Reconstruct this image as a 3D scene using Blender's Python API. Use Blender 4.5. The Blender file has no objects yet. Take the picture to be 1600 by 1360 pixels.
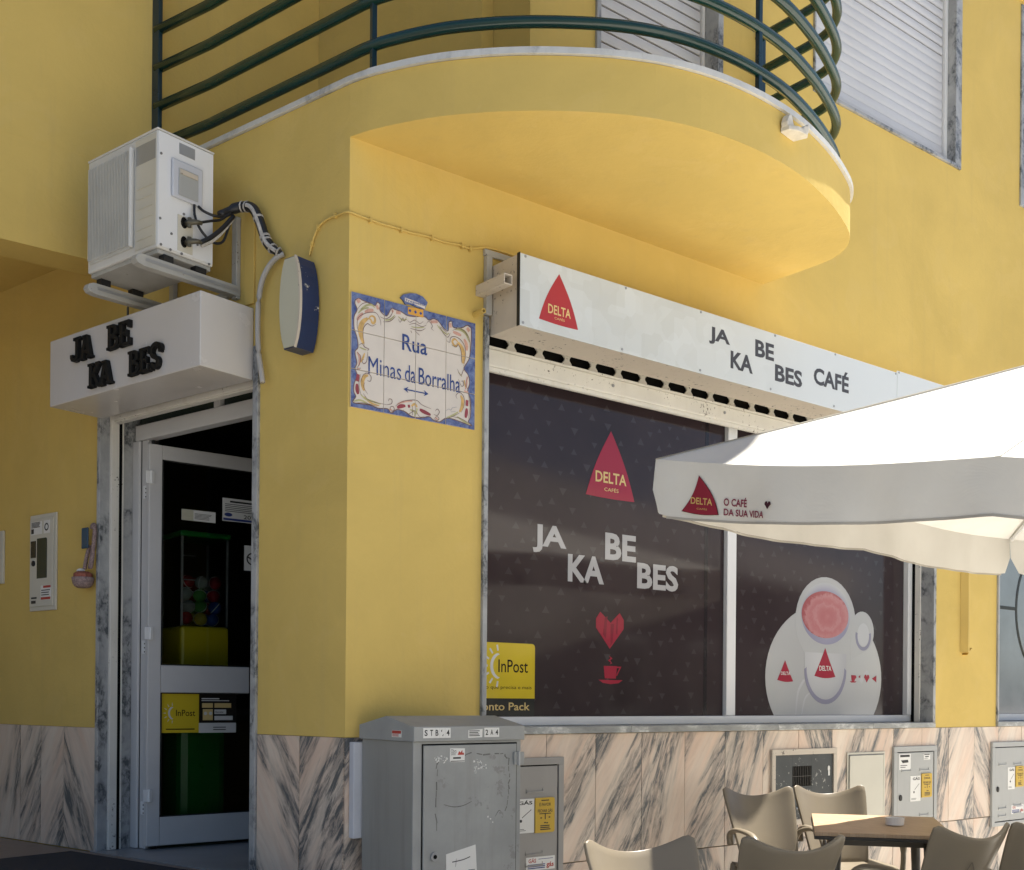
import bpy, bmesh, math, random
from mathutils import Matrix, Vector
from mathutils.geometry import tessellate_polygon
random.seed(7)
scene = bpy.context.scene
COL = scene.collection

# ------------------------------------------------------------------ camera
AL = 0.6700            # direction of the cafe front (world +X) against the picture plane
cam_d = bpy.data.cameras.new('camera'); cam = bpy.data.objects.new('camera', cam_d); COL.objects.link(cam)
cam.matrix_world = (Matrix.Translation((-2.5336, -4.3718, 1.35)) @ Matrix.Rotation(-AL, 4, 'Z')
                    @ Matrix.Rotation(math.radians(90), 4, 'X') @ Matrix.Rotation(0.00844, 4, 'Z'))
cam_d.sensor_width = 36.0; cam_d.lens = 1786.3/1600*36; cam_d.shift_y = (1091.27-680)/1600
cam_d.clip_start = 0.05; cam_d.clip_end = 600
scene.camera = cam

# ------------------------------------------------------------------ world, sun, exposure
SUN = Vector((0.36, 0.016, 1.0)).normalized()
EL = math.asin(SUN.z)
w = bpy.data.worlds.new('World'); scene.world = w; w.use_nodes = True
nt = w.node_tree; bg = nt.nodes['Background']
sky = nt.nodes.new('ShaderNodeTexSky'); sky.sky_type = 'NISHITA'; sky.sun_disc = False
sky.sun_elevation = EL; sky.sun_rotation = math.radians(90); sky.air_density = 1.0; sky.dust_density = 1.5; sky.ozone_density = 1.0
nt.links.new(sky.outputs[0], bg.inputs[0]); bg.inputs[1].default_value = 0.05
sl = bpy.data.lights.new('sun', 'SUN'); sl.energy = 5.0; sl.angle = math.radians(0.55); sl.color = (1, 0.95, 0.86)
so = bpy.data.objects.new('sun', sl); COL.objects.link(so); so.rotation_mode = 'QUATERNION'
so.rotation_quaternion = SUN.to_track_quat('Z', 'Y'); so.location = (6, -4, 20)
vs = scene.view_settings; vs.view_transform = 'Standard'; vs.look = 'None'; vs.gamma = 1; vs.use_curve_mapping = False
vs.exposure = 1.54
scene.cycles.max_bounces = 10; scene.cycles.diffuse_bounces = 6; scene.cycles.transparent_max_bounces = 12

# ------------------------------------------------------------------ frames (right, up, out)
LD = Vector((-0.23533, 0.97192, 0)); LN = Vector((-0.97192, -0.23533, 0))
def frame(o, r, u, n):
    return Matrix(((r[0], u[0], n[0], o[0]), (r[1], u[1], n[1], o[1]), (r[2], u[2], n[2], o[2]), (0, 0, 0, 1)))
I4 = Matrix.Identity(4)
RF = frame((0, 0, 0), (1, 0, 0), (0, 0, 1), (0, -1, 0))          # cafe front: u along the wall, v up, w out
LF = frame((0, 0, 0), -LD, (0, 0, 1), LN)                         # entrance side: u = -t
def RFy(y): return frame((0, y, 0), (1, 0, 0), (0, 0, 1), (0, -1, 0))
def Lp(t, n, z): p = LD*t + LN*n; return Vector((p.x, p.y, z))

# ------------------------------------------------------------------ materials
def nd(m, t, **kw):
    n = m.node_tree.nodes.new(t)
    for k, v in kw.items(): setattr(n, k, v)
    return n
def newmat(name):
    m = bpy.data.materials.new(name); m.use_nodes = True
    return m, m.node_tree.nodes['Principled BSDF'], m.node_tree.links
def mathn(m, op, a, b=None, clamp=False):
    n = nd(m, 'ShaderNodeMath', operation=op, use_clamp=clamp)
    for i, x in enumerate((a, b)):
        if x is None: continue
        if isinstance(x, (int, float)): n.inputs[i].default_value = x
        else: m.node_tree.links.new(x, n.inputs[i])
    return n.outputs[0]
def mixc(m, fac, a, b):
    n = nd(m, 'ShaderNodeMix', data_type='RGBA')
    for s, x in ((n.inputs[0], fac), (n.inputs[6], a), (n.inputs[7], b)):
        if hasattr(x, 'is_linked') or hasattr(x, 'links'): m.node_tree.links.new(x, s)
        elif isinstance(x, (int, float)): s.default_value = x
        else: s.default_value = (*x, 1)
    return n.outputs[2]
def noise(m, vec, scale, detail=4, rough=.55, dist=0.0):
    n = nd(m, 'ShaderNodeTexNoise'); n.inputs['Scale'].default_value = scale; n.inputs['Detail'].default_value = detail
    n.inputs['Roughness'].default_value = rough; n.inputs['Distortion'].default_value = dist
    if vec is not None: m.node_tree.links.new(vec, n.inputs['Vector'])
    return n.outputs['Fac']
def ramp(m, fac, lo, hi):
    n = nd(m, 'ShaderNodeMapRange'); n.clamp = True
    n.inputs[1].default_value = lo; n.inputs[2].default_value = hi; m.node_tree.links.new(fac, n.inputs[0])
    return n.outputs[0]
def pos(m): return nd(m, 'ShaderNodeNewGeometry').outputs['Position']
def objc(m): return nd(m, 'ShaderNodeTexCoord').outputs['Object']
def scaled(m, vec, s):
    n = nd(m, 'ShaderNodeMapping'); n.inputs['Scale'].default_value = s; m.node_tree.links.new(vec, n.inputs[0]); return n.outputs[0]
def bump(m, bsdf, h, strength, dist=.01):
    b = nd(m, 'ShaderNodeBump'); b.inputs['Strength'].default_value = strength; b.inputs['Distance'].default_value = dist
    m.node_tree.links.new(h, b.inputs['Height']); m.node_tree.links.new(b.outputs[0], bsdf.inputs['Normal'])
MATS = {}
def mat(name, col, rough=.5, var=.12, vscale=3.0, spec=.5, metal=0.0, bmp=0.0, bscale=60, chips=None, coat=0.0, world=True, streak=None):
    """plain paint-like surface: colour, soft mottling, optional chips (colour, amount, scale) and fine relief"""
    if name in MATS: return MATS[name]
    m, b, L = newmat(name); p = pos(m) if world else objc(m)
    n1 = noise(m, p, vscale, 5, .6)
    f = ramp(m, n1, .3, .7)
    c = mixc(m, f, tuple(x*(1-var) for x in col), tuple(min(1, x*(1+var*.7)) for x in col))
    if streak:                                               # vertical run-off streaks: (colour, amount)
        sn = noise(m, scaled(m, p, (9, 9, .7)), 1.6, 5, .6)
        c = mixc(m, mathn(m, 'MULTIPLY', ramp(m, sn, .55, .8), streak[1]), c, streak[0])
    if chips:
        cn = noise(m, p, chips[2], 6, .7)
        cm = noise(m, p, chips[2]*.13, 2, .5)
        k = ramp(m, mathn(m, 'ADD', cn, mathn(m, 'MULTIPLY', cm, .35)), chips[1], chips[1]+.035)
        c = mixc(m, k, c, chips[0])
    L.new(c, b.inputs['Base Color'])
    b.inputs['Metallic'].default_value = metal; b.inputs['Specular IOR Level'].default_value = spec
    r = noise(m, p, vscale*4, 4); rr = nd(m, 'ShaderNodeMapRange'); rr.inputs[3].default_value = max(.02, rough-.08); rr.inputs[4].default_value = min(1, rough+.08)
    L.new(r, rr.inputs[0]); L.new(rr.outputs[0], b.inputs['Roughness'])
    if coat: b.inputs['Coat Weight'].default_value = coat; b.inputs['Coat Roughness'].default_value = .04
    if bmp: bump(m, b, noise(m, p, bscale, 6, .65), bmp)
    MATS[name] = m; return m

def marble(name, base, warm, vein, sx=9.0, sy=1.1, amount=.5, tilt=.45, rough=.28, sz=1.0):
    m, b, L = newmat(name)
    tc = objc(m); oi = nd(m, 'ShaderNodeObjectInfo').outputs['Random']
    off = nd(m, 'ShaderNodeCombineXYZ')
    L.new(mathn(m, 'MULTIPLY', oi, 37.0), off.inputs[0]); L.new(mathn(m, 'MULTIPLY', oi, 91.0), off.inputs[1]); L.new(mathn(m, 'MULTIPLY', oi, 53.0), off.inputs[2])
    r2 = mathn(m, 'FRACT', mathn(m, 'MULTIPLY', oi, 17.31))
    sgn = mathn(m, 'SUBTRACT', mathn(m, 'MULTIPLY', mathn(m, 'GREATER_THAN', r2, .26), 2.0), 1.0)
    ang = mathn(m, 'MULTIPLY', mathn(m, 'MULTIPLY', sgn, 1.0), mathn(m, 'ADD', tilt-.12, mathn(m, 'MULTIPLY', mathn(m, 'FRACT', mathn(m, 'MULTIPLY', oi, 29.1)), .40)))
    rot = nd(m, 'ShaderNodeVectorRotate', rotation_type='Z_AXIS'); L.new(tc, rot.inputs['Vector']); L.new(ang, rot.inputs['Angle'])
    sc = scaled(m, rot.outputs[0], (sx, sy, sz))
    add = nd(m, 'ShaderNodeVectorMath', operation='ADD'); L.new(sc, add.inputs[0]); L.new(off.outputs[0], add.inputs[1]); v = add.outputs[0]
    big = noise(m, v, .62, 4, .55, .5)
    fib = noise(m, v, 3.2, 10, .74, .45)
    rg = mathn(m, 'SUBTRACT', 1.0, mathn(m, 'MULTIPLY', mathn(m, 'ABSOLUTE', mathn(m, 'SUBTRACT', noise(m, v, 1.5, 9, .66, .6), .5)), 11.0), True)   # thin long lines
    cl = ramp(m, big, .66-amount*.22, .74-amount*.20)
    tone = mathn(m, 'FRACT', mathn(m, 'MULTIPLY', oi, 5.77))
    c = mixc(m, ramp(m, noise(m, v, .9, 4, .6, .3), .36, .66), base, warm)
    c = mixc(m, mathn(m, 'MULTIPLY', tone, .22), c, tuple(x*.66 for x in warm))
    c = mixc(m, mathn(m, 'MULTIPLY', ramp(m, noise(m, v, .8, 3, .5, 1.0), .5, .7), .45), c, tuple(x*.92 for x in base))
    c = mixc(m, mathn(m, 'MULTIPLY', ramp(m, noise(m, v, 4.0, 7, .7), .50, .72), .30), c, tuple(x*.62 for x in warm))
    soft = mathn(m, 'MULTIPLY', ramp(m, big, .58-amount*.2, .74-amount*.2), .32)
    k = mathn(m, 'MULTIPLY', mathn(m, 'MULTIPLY', ramp(m, fib, .47, .60), cl), .92)
    k = mathn(m, 'ADD', k, mathn(m, 'MULTIPLY', rg, mathn(m, 'ADD', mathn(m, 'MULTIPLY', cl, .5), .07)), True)
    c = mixc(m, soft, c, tuple((x+y)/2 for x, y in zip(vein, base)))
    c = mixc(m, k, c, vein)
    L.new(c, b.inputs['Base Color']); b.inputs['Roughness'].default_value = rough
    bump(m, b, noise(m, tc, 14, 5), .03)
    MATS[name] = m; return m

def glossy_print(name, col, rough=.07, var=.05): return mat(name, col, rough=rough, var=var, vscale=2, spec=.42)

PL = dict(rough=.85, var=.075, vscale=1.3, spec=.2, bmp=.30, bscale=42)
def plaster():
    """painted render: roller grain, soft waves, patched tones, faint run-off streaks"""
    m, b, L = newmat('yellow_plaster'); p = pos(m); c0 = (0.65, 0.475, 0.142)
    c = mixc(m, ramp(m, noise(m, p, 1.1, 6, .62, .5), .32, .68), tuple(x*.90 for x in c0), tuple(x*1.05 for x in c0))
    c = mixc(m, mathn(m, 'MULTIPLY', ramp(m, noise(m, p, 3.4, 4, .5, 1.2), .58, .63), .10), c, (.70, .53, .22))
    st_ = ramp(m, noise(m, scaled(m, p, (7, 7, .45)), 1.7, 6, .65), .54, .80); c = mixc(m, mathn(m, 'MULTIPLY', st_, .30), c, (.50, .37, .15))
    sp = ramp(m, noise(m, p, 75, 3, .5), .74, .78); c = mixc(m, mathn(m, 'MULTIPLY', sp, .22), c, (.36, .27, .12))
    L.new(c, b.inputs['Base Color']); b.inputs['Roughness'].default_value = .8; b.inputs['Specular IOR Level'].default_value = .22
    h = mathn(m, 'ADD', mathn(m, 'MULTIPLY', noise(m, p, 48, 6, .65), .5), mathn(m, 'MULTIPLY', noise(m, p, 5, 4, .5, .6), 2.2))
    bump(m, b, h, .30, .01); MATS['yellow_plaster'] = m
plaster()
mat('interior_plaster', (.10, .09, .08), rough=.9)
marble('pink_marble', (.74, .64, .535), (.70, .51, .39), (.095, .10, .105), 8.5, 1.25, .84, .38)
marble('grey_marble', (.46, .47, .47), (.34, .35, .36), (.08, .09, .10), 9, 9, .85, .5, .3, 6.0)
marble('sill_marble', (.30, .315, .31), (.20, .21, .21), (.55, .56, .55), 7, 7, .75, .5, .3, 16.0)
marble('pale_marble', (.64, .64, .62), (.55, .55, .53), (.32, .33, .34), 6, 5, .45, .6, .35, 5.0)
mat('white_paint', (.70, .69, .66), rough=.38, var=.06, vscale=2.5, chips=((.13, .11, .09), .86, 70))
mat('chipped_paint', (.72, .70, .64), rough=.5, var=.08, vscale=4, chips=((.08, .06, .045), .83, 55), bmp=.05, streak=((.45, .38, .28), .3))
mat('cream_panel', (.56, .50, .42), rough=.5, var=.06, chips=((.05, .04, .035), .81, 45), streak=((.40, .33, .25), .35))
mat('white_aluminium', (.75, .76, .77), rough=.32, var=.04, spec=.5)
mat('white_lacquer', (.60, .575, .55), rough=.25, var=.04, vscale=1.5, spec=.5, streak=((.5, .47, .43), .2))
mat('door_aluminium', (.58, .58, .585), rough=.38, var=.05, spec=.5)
mat('black_rubber', (.012, .012, .012), rough=.6)
mat('black_gap', (.006, .006, .006), rough=.9, spec=.1)  # near-black sheets paint the shade inside gaps, slots and holes
mat('black_letter', (.010, .010, .010), rough=.6, spec=.2)
mat('shutter_white', (.57, .585, .62), rough=.45, var=.05, vscale=2)
mat('shutter_gap', (.09, .045, .035), rough=.9, var=.6, vscale=160)
mat('rail_green', (.004, .034, .027), rough=.22, var=.12, vscale=6, spec=.6)
mat('post_blue_green', (.005, .028, .042), rough=.3, var=.1)
mat('window_film', (.036, .025, .028), rough=.07, var=.2, vscale=1.2, spec=.34)
glossy_print('film_triangle', (.049, .040, .043)); glossy_print('film_seam', (.018, .014, .017))
glossy_print('print_grey', (.42, .42, .43)); glossy_print('print_red', (.30, .022, .045)); glossy_print('print_gold', (.62, .47, .20))
glossy_print('print_yellow', (.62, .47, .03)); glossy_print('print_black', (.016, .014, .012)); glossy_print('print_white', (.62, .62, .60))
glossy_print('print_charcoal', (.032, .032, .030)); glossy_print('cup_white', (.40, .41, .42)); glossy_print('cup_shade', (.23, .23, .31)); glossy_print('cup_light', (.46, .47, .49))
glossy_print('foam_pink', (.40, .12, .13)); glossy_print('foam_pale', (.46, .20, .21)); glossy_print('heart_dark', (.20, .018, .035))
mat('sign_charcoal', (.06, .058, .062), rough=.4); mat('sign_red', (.43, .030, .035), rough=.4, var=.03); mat('sign_gold', (.75, .56, .24), rough=.4)
mat('cabinet_grey', (.32, .33, .325), rough=.5, var=.12, vscale=5, spec=.4, streak=((.22, .215, .20), .5), chips=((.25, .25, .245), .77, 9))
mat('cabinet_side', (.275, .275, .26), rough=.55, var=.08, vscale=3, streak=((.17, .16, .145), .5))
mat('meter_grey', (.31, .30, .285), rough=.5, var=.06, streak=((.22, .21, .2), .3))
mat('meter_grey_light', (.38, .39, .385), rough=.5, var=.05, streak=((.28, .27, .26), .3))
mat('weathered_black', (.045, .052, .055), rough=.55, var=.25, vscale=6, chips=((.38, .37, .34), .80, 38))
mat('cream_door', (.58, .56, .48), rough=.5, var=.05)
mat('label_yellow', (.55, .36, .035), rough=.5, var=.08); mat('label_white', (.72, .72, .70), rough=.5, var=.05); mat('ink', (.02, .02, .02), rough=.6); mat('ink_grey', (.16, .16, .16), rough=.6); mat('glue_stain', (.13, .13, .125), rough=.6, var=.4, vscale=60); mat('ink_red', (.42, .05, .035), rough=.6); mat('ink_blue', (.03, .05, .22), rough=.6)
mat('paint_yellow', (.62, .44, .12), rough=.6, var=.06)
mat('chair_taupe', (.185, .155, .112), rough=.36, var=.04, spec=.5, world=False)
mat('chair_dark', (.10, .085, .065), rough=.4, var=.06, world=False)
mat('table_edge', (.03, .025, .02), rough=.5)
mat('ashtray_glass', (.78, .77, .77), rough=.15)
mat('ac_white', (.66, .655, .63), rough=.4, var=.05, vscale=6, streak=((.48, .45, .38), .25)); mat('ac_cream', (.60, .57, .48), rough=.45, var=.06, vscale=4)
mat('ac_fin', (.58, .58, .55), rough=.4); mat('steel_grey', (.34, .35, .36), rough=.35, metal=.3, var=.1); mat('brass_dirty', (.12, .11, .08), rough=.5, metal=.5)
mat('bracket_paint', (.40, .395, .37), rough=.45, var=.12, vscale=9, chips=((.15, .13, .11), .84, 60))
mat('cable_black', (.012, .013, .016), rough=.45); mat('wrap_white', (.50, .47, .43), rough=.8, var=.35, vscale=40); mat('conduit_grey', (.45, .43, .40), rough=.55)
mat('lamp_face', (.52, .51, .40), rough=.4, var=.05); mat('lamp_blue', (.012, .030, .10), rough=.35, var=.2, chips=((.62, .60, .5), .83, 14))
mat('tile_glaze_cream', (.68, .62, .55), rough=.15, var=.05, vscale=8, spec=.5); mat('tile_ink_blue', (.045, .075, .24), rough=.18, var=.35, vscale=22)
mat('tile_o', (.62, .40, .14), rough=.2, var=.3, vscale=30); mat('tile_k', (.17, .10, .085), rough=.2, var=.3); mat('tile_p', (.62, .36, .28), rough=.2, var=.25, vscale=30); mat('tile_g', (.46, .44, .22), rough=.2, var=.3, vscale=30); mat('tile_r', (.30, .06, .07), rough=.2, var=.3); mat('tile_b', (.05, .06, .16), rough=.2); mat('tile_shield', (.70, .36, .05), rough=.2, var=.15)
mat('porch_tile', (.20, .155, .13), rough=.35, var=.12, vscale=5); mat('threshold_tile', (.27, .28, .29), rough=.35, var=.15, vscale=4); mat('mat_rubber', (.025, .027, .035), rough=.9, bmp=.4, bscale=160)
mat('vend_green', (.008, .22, .035), rough=.3); mat('vend_yellow', (.75, .62, .02), rough=.3)
mat('white_plastic', (.55, .57, .62), rough=.6)
mat('rope_pink', (.30, .22, .21), rough=.9, var=.5, vscale=120); mat('rope_red', (.30, .10, .07), rough=.9, var=.4, vscale=80); mat('tag_blue', (.02, .06, .11), rough=.4)
mat('opposite_white', (.72, .70, .66), rough=.8, var=.06); mat('opposite_dark', (.09, .085, .08), rough=.6); mat('roof_tile', (.32, .14, .08), rough=.8, var=.25)
mat('spout_white', (.66, .62, .54), rough=.6, var=.15, vscale=30)
mat('asphalt', (.09, .088, .085), rough=.9, var=.2, vscale=30, bmp=.3, bscale=200)
def special_materials():
    # calcada pavement: pale limestone sets with dark joints
    m, b, L = newmat('limestone_paving'); p = pos(m)
    vo = nd(m, 'ShaderNodeTexVoronoi', feature='DISTANCE_TO_EDGE'); vo.inputs['Scale'].default_value = 14; L.new(p, vo.inputs['Vector'])
    k = ramp(m, vo.outputs['Distance'], .01, .07)
    c = mixc(m, ramp(m, noise(m, p, 6, 5), .3, .7), (.54, .51, .46), (.66, .63, .57))
    L.new(mixc(m, k, (.16, .14, .12), c), b.inputs['Base Color']); b.inputs['Roughness'].default_value = .6; bump(m, b, k, .4)
    MATS['limestone_paving'] = m
    # parasol fabric
    m, b, L = newmat('canvas_white'); p = pos(m)
    c = mixc(m, ramp(m, noise(m, p, 2.2, 5), .3, .7), (.62, .60, .555), (.70, .685, .64))
    c = mixc(m, mathn(m, 'MULTIPLY', ramp(m, noise(m, p, 9, 6, .7), .62, .8), .25), c, (.55, .50, .40))
    L.new(c, b.inputs['Base Color']); b.inputs['Roughness'].default_value = .85; b.inputs['Specular IOR Level'].default_value = .15
    wv = nd(m, 'ShaderNodeTexWave'); wv.inputs['Scale'].default_value = 260; L.new(p, wv.inputs['Vector'])
    bump(m, b, mathn(m, 'ADD', noise(m, p, 4, 3, .5, .2), mathn(m, 'MULTIPLY', wv.outputs['Fac'], .02)), .25, .03)
    tr = nd(m, 'ShaderNodeBsdfTranslucent'); L.new(c, tr.inputs['Color'])
    mx = nd(m, 'ShaderNodeMixShader'); mx.inputs[0].default_value = .13
    out = m.node_tree.nodes['Material Output']; L.new(b.outputs[0], mx.inputs[1]); L.new(tr.outputs[0], mx.inputs[2]); L.new(mx.outputs[0], out.inputs[0])
    MATS['canvas_white'] = m
    mat('canvas_red', (.26, .010, .030), rough=.8, var=.06); mat('canvas_outline', (.05, .004, .012), rough=.8); mat('canvas_gold', (.66, .42, .14), rough=.8); mat('canvas_purple', (.20, .010, .045), rough=.8); mat('canvas_edge', (.40, .37, .32), rough=.85)
    # table top laminate: diagonal boards
    m, b, L = newmat('table_laminate'); o = objc(m)
    rot = nd(m, 'ShaderNodeVectorRotate', rotation_type='Z_AXIS'); rot.inputs['Angle'].default_value = .78; L.new(o, rot.inputs['Vector'])
    st = noise(m, scaled(m, rot.outputs[0], (3, 60, 1)), 1.0, 6, .7)
    br = nd(m, 'ShaderNodeTexBrick'); br.inputs['Scale'].default_value = 9; br.inputs['Mortar Size'].default_value = .004; L.new(rot.outputs[0], br.inputs['Vector'])
    br.inputs['Color1'].default_value = (.40, .27, .16, 1); br.inputs['Color2'].default_value = (.47, .33, .21, 1); br.inputs['Mortar'].default_value = (.30, .2, .12, 1)
    L.new(mixc(m, mathn(m, 'MULTIPLY', ramp(m, st, .4, .75), .45), br.outputs['Color'], (.30, .19, .11)), b.inputs['Base Color']); b.inputs['Roughness'].default_value = .4
    MATS['table_laminate'] = m
    # sign face: pale acrylic with faint facets
    m, b, L = newmat('facet_print'); p = pos(m)
    vo = nd(m, 'ShaderNodeTexVoronoi', distance='CHEBYCHEV'); vo.inputs['Scale'].default_value = 6.5; L.new(p, vo.inputs['Vector'])
    rot = nd(m, 'ShaderNodeVectorRotate', rotation_type='Y_AXIS'); rot.inputs['Angle'].default_value = .78; L.new(p, rot.inputs['Vector'])
    v2 = nd(m, 'ShaderNodeTexVoronoi', distance='MANHATTAN'); v2.inputs['Scale'].default_value = 9; L.new(rot.outputs[0], v2.inputs['Vector'])
    sx = nd(m, 'ShaderNodeSeparateColor'); L.new(vo.outputs['Color'], sx.inputs[0]); s2 = nd(m, 'ShaderNodeSeparateColor'); L.new(v2.outputs['Color'], s2.inputs[0])
    sep = nd(m, 'ShaderNodeSeparateXYZ'); L.new(p, sep.inputs[0]); fade = nd(m, 'ShaderNodeMapRange'); fade.inputs[1].default_value = 1.9; fade.inputs[2].default_value = 2.9; fade.inputs[3].default_value = 1; fade.inputs[4].default_value = 0; L.new(sep.outputs[0], fade.inputs[0])
    c = mixc(m, mathn(m, 'MULTIPLY', mathn(m, 'ADD', mathn(m, 'MULTIPLY', sx.outputs[0], .6), mathn(m, 'MULTIPLY', s2.outputs[1], .5), True), fade.outputs[0]), (.66, .70, .72), (.575, .605, .605))
    L.new(c, b.inputs['Base Color']); b.inputs['Roughness'].default_value = .25
    MATS['facet_print'] = m
    # clear pane
    m, b, L = newmat('clear_glass')
    fr = nd(m, 'ShaderNodeFresnel'); fr.inputs['IOR'].default_value = 1.5
    t = nd(m, 'ShaderNodeBsdfTransparent'); t.inputs[0].default_value = (.86, .88, .87, 1); g = nd(m, 'ShaderNodeBsdfGlossy'); g.inputs['Roughness'].default_value = .02
    mx = nd(m, 'ShaderNodeMixShader'); L.new(fr.outputs[0], mx.inputs[0]); L.new(t.outputs[0], mx.inputs[1]); L.new(g.outputs[0], mx.inputs[2]); L.new(mx.outputs[0], m.node_tree.nodes['Material Output'].inputs[0])
    MATS['clear_glass'] = m
    # frosted bluish window
    mat('bluish_glass', (.20, .235, .26), rough=.10, var=.18, vscale=1.6, spec=.6)
    mat('shade_glass', (.03, .045, .04), rough=.08, var=.1, spec=.5)
    # glazed tile: blue wash
    m, b, L = newmat('tile_glaze_blue'); p = pos(m)
    c = mixc(m, ramp(m, noise(m, p, 30, 6, .7, .8), .35, .68), (.055, .075, .22), (.20, .25, .42)); L.new(c, b.inputs['Base Color']); b.inputs['Roughness'].default_value = .14
    MATS['tile_glaze_blue'] = m
    def radial(name, cx, cz, rx, rz, stops, grain=0.0):
        m, b, L = newmat(name); sp = nd(m, 'ShaderNodeSeparateXYZ'); L.new(pos(m), sp.inputs[0])
        dx = mathn(m, 'DIVIDE', mathn(m, 'SUBTRACT', sp.outputs[0], cx), rx); dz = mathn(m, 'DIVIDE', mathn(m, 'SUBTRACT', sp.outputs[2], cz), rz)
        d = mathn(m, 'SQRT', mathn(m, 'ADD', mathn(m, 'MULTIPLY', dx, dx), mathn(m, 'MULTIPLY', dz, dz)))
        if grain: d = mathn(m, 'ADD', d, mathn(m, 'MULTIPLY', mathn(m, 'SUBTRACT', noise(m, pos(m), 22, 6, .7, .6), .5), grain))
        cr = nd(m, 'ShaderNodeValToRGB'); e = cr.color_ramp.elements
        while len(e) < len(stops): e.new(.5)
        for el, (p_, c_) in zip(e, stops): el.position = p_; el.color = (*c_, 1)
        L.new(d, cr.inputs[0]); L.new(cr.outputs[0], b.inputs['Base Color']); b.inputs['Roughness'].default_value = .07; b.inputs['Specular IOR Level'].default_value = .42; MATS[name] = m
    radial('foam_shaded', 3.675, 1.895, .25, .155, [(0, (.44, .19, .20)), (.20, (.41, .16, .17)), (.40, (.43, .18, .19)), (.52, (.46, .23, .24)), (.66, (.42, .165, .175)), (.88, (.45, .22, .23)), (1.0, (.33, .10, .11))], .60)
    radial('cup_inner', 3.664, 1.86, .30, .27, [(0, (.36, .36, .44)), (.72, (.25, .25, .35)), (.86, (.36, .37, .42)), (.97, (.43, .44, .45))])
    radial('cup_wall', 3.60, 1.60, .34, .34, [(0, (.49, .50, .52)), (.6, (.43, .44, .46)), (1.0, (.34, .35, .39))])
    radial('saucer_tone', 3.60, 1.62, .70, .60, [(0, (.36, .37, .38)), (.55, (.41, .42, .43)), (.95, (.46, .47, .47))])
    # ball colours
    for n, c in (('red', (.42, .015, .03)), ('blue', (.03, .10, .40)), ('green', (.08, .35, .08)), ('yellow', (.60, .48, .05)), ('clear', (.45, .47, .45))): mat('capsule_'+n, c, rough=.15, var=.05)
special_materials()

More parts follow.
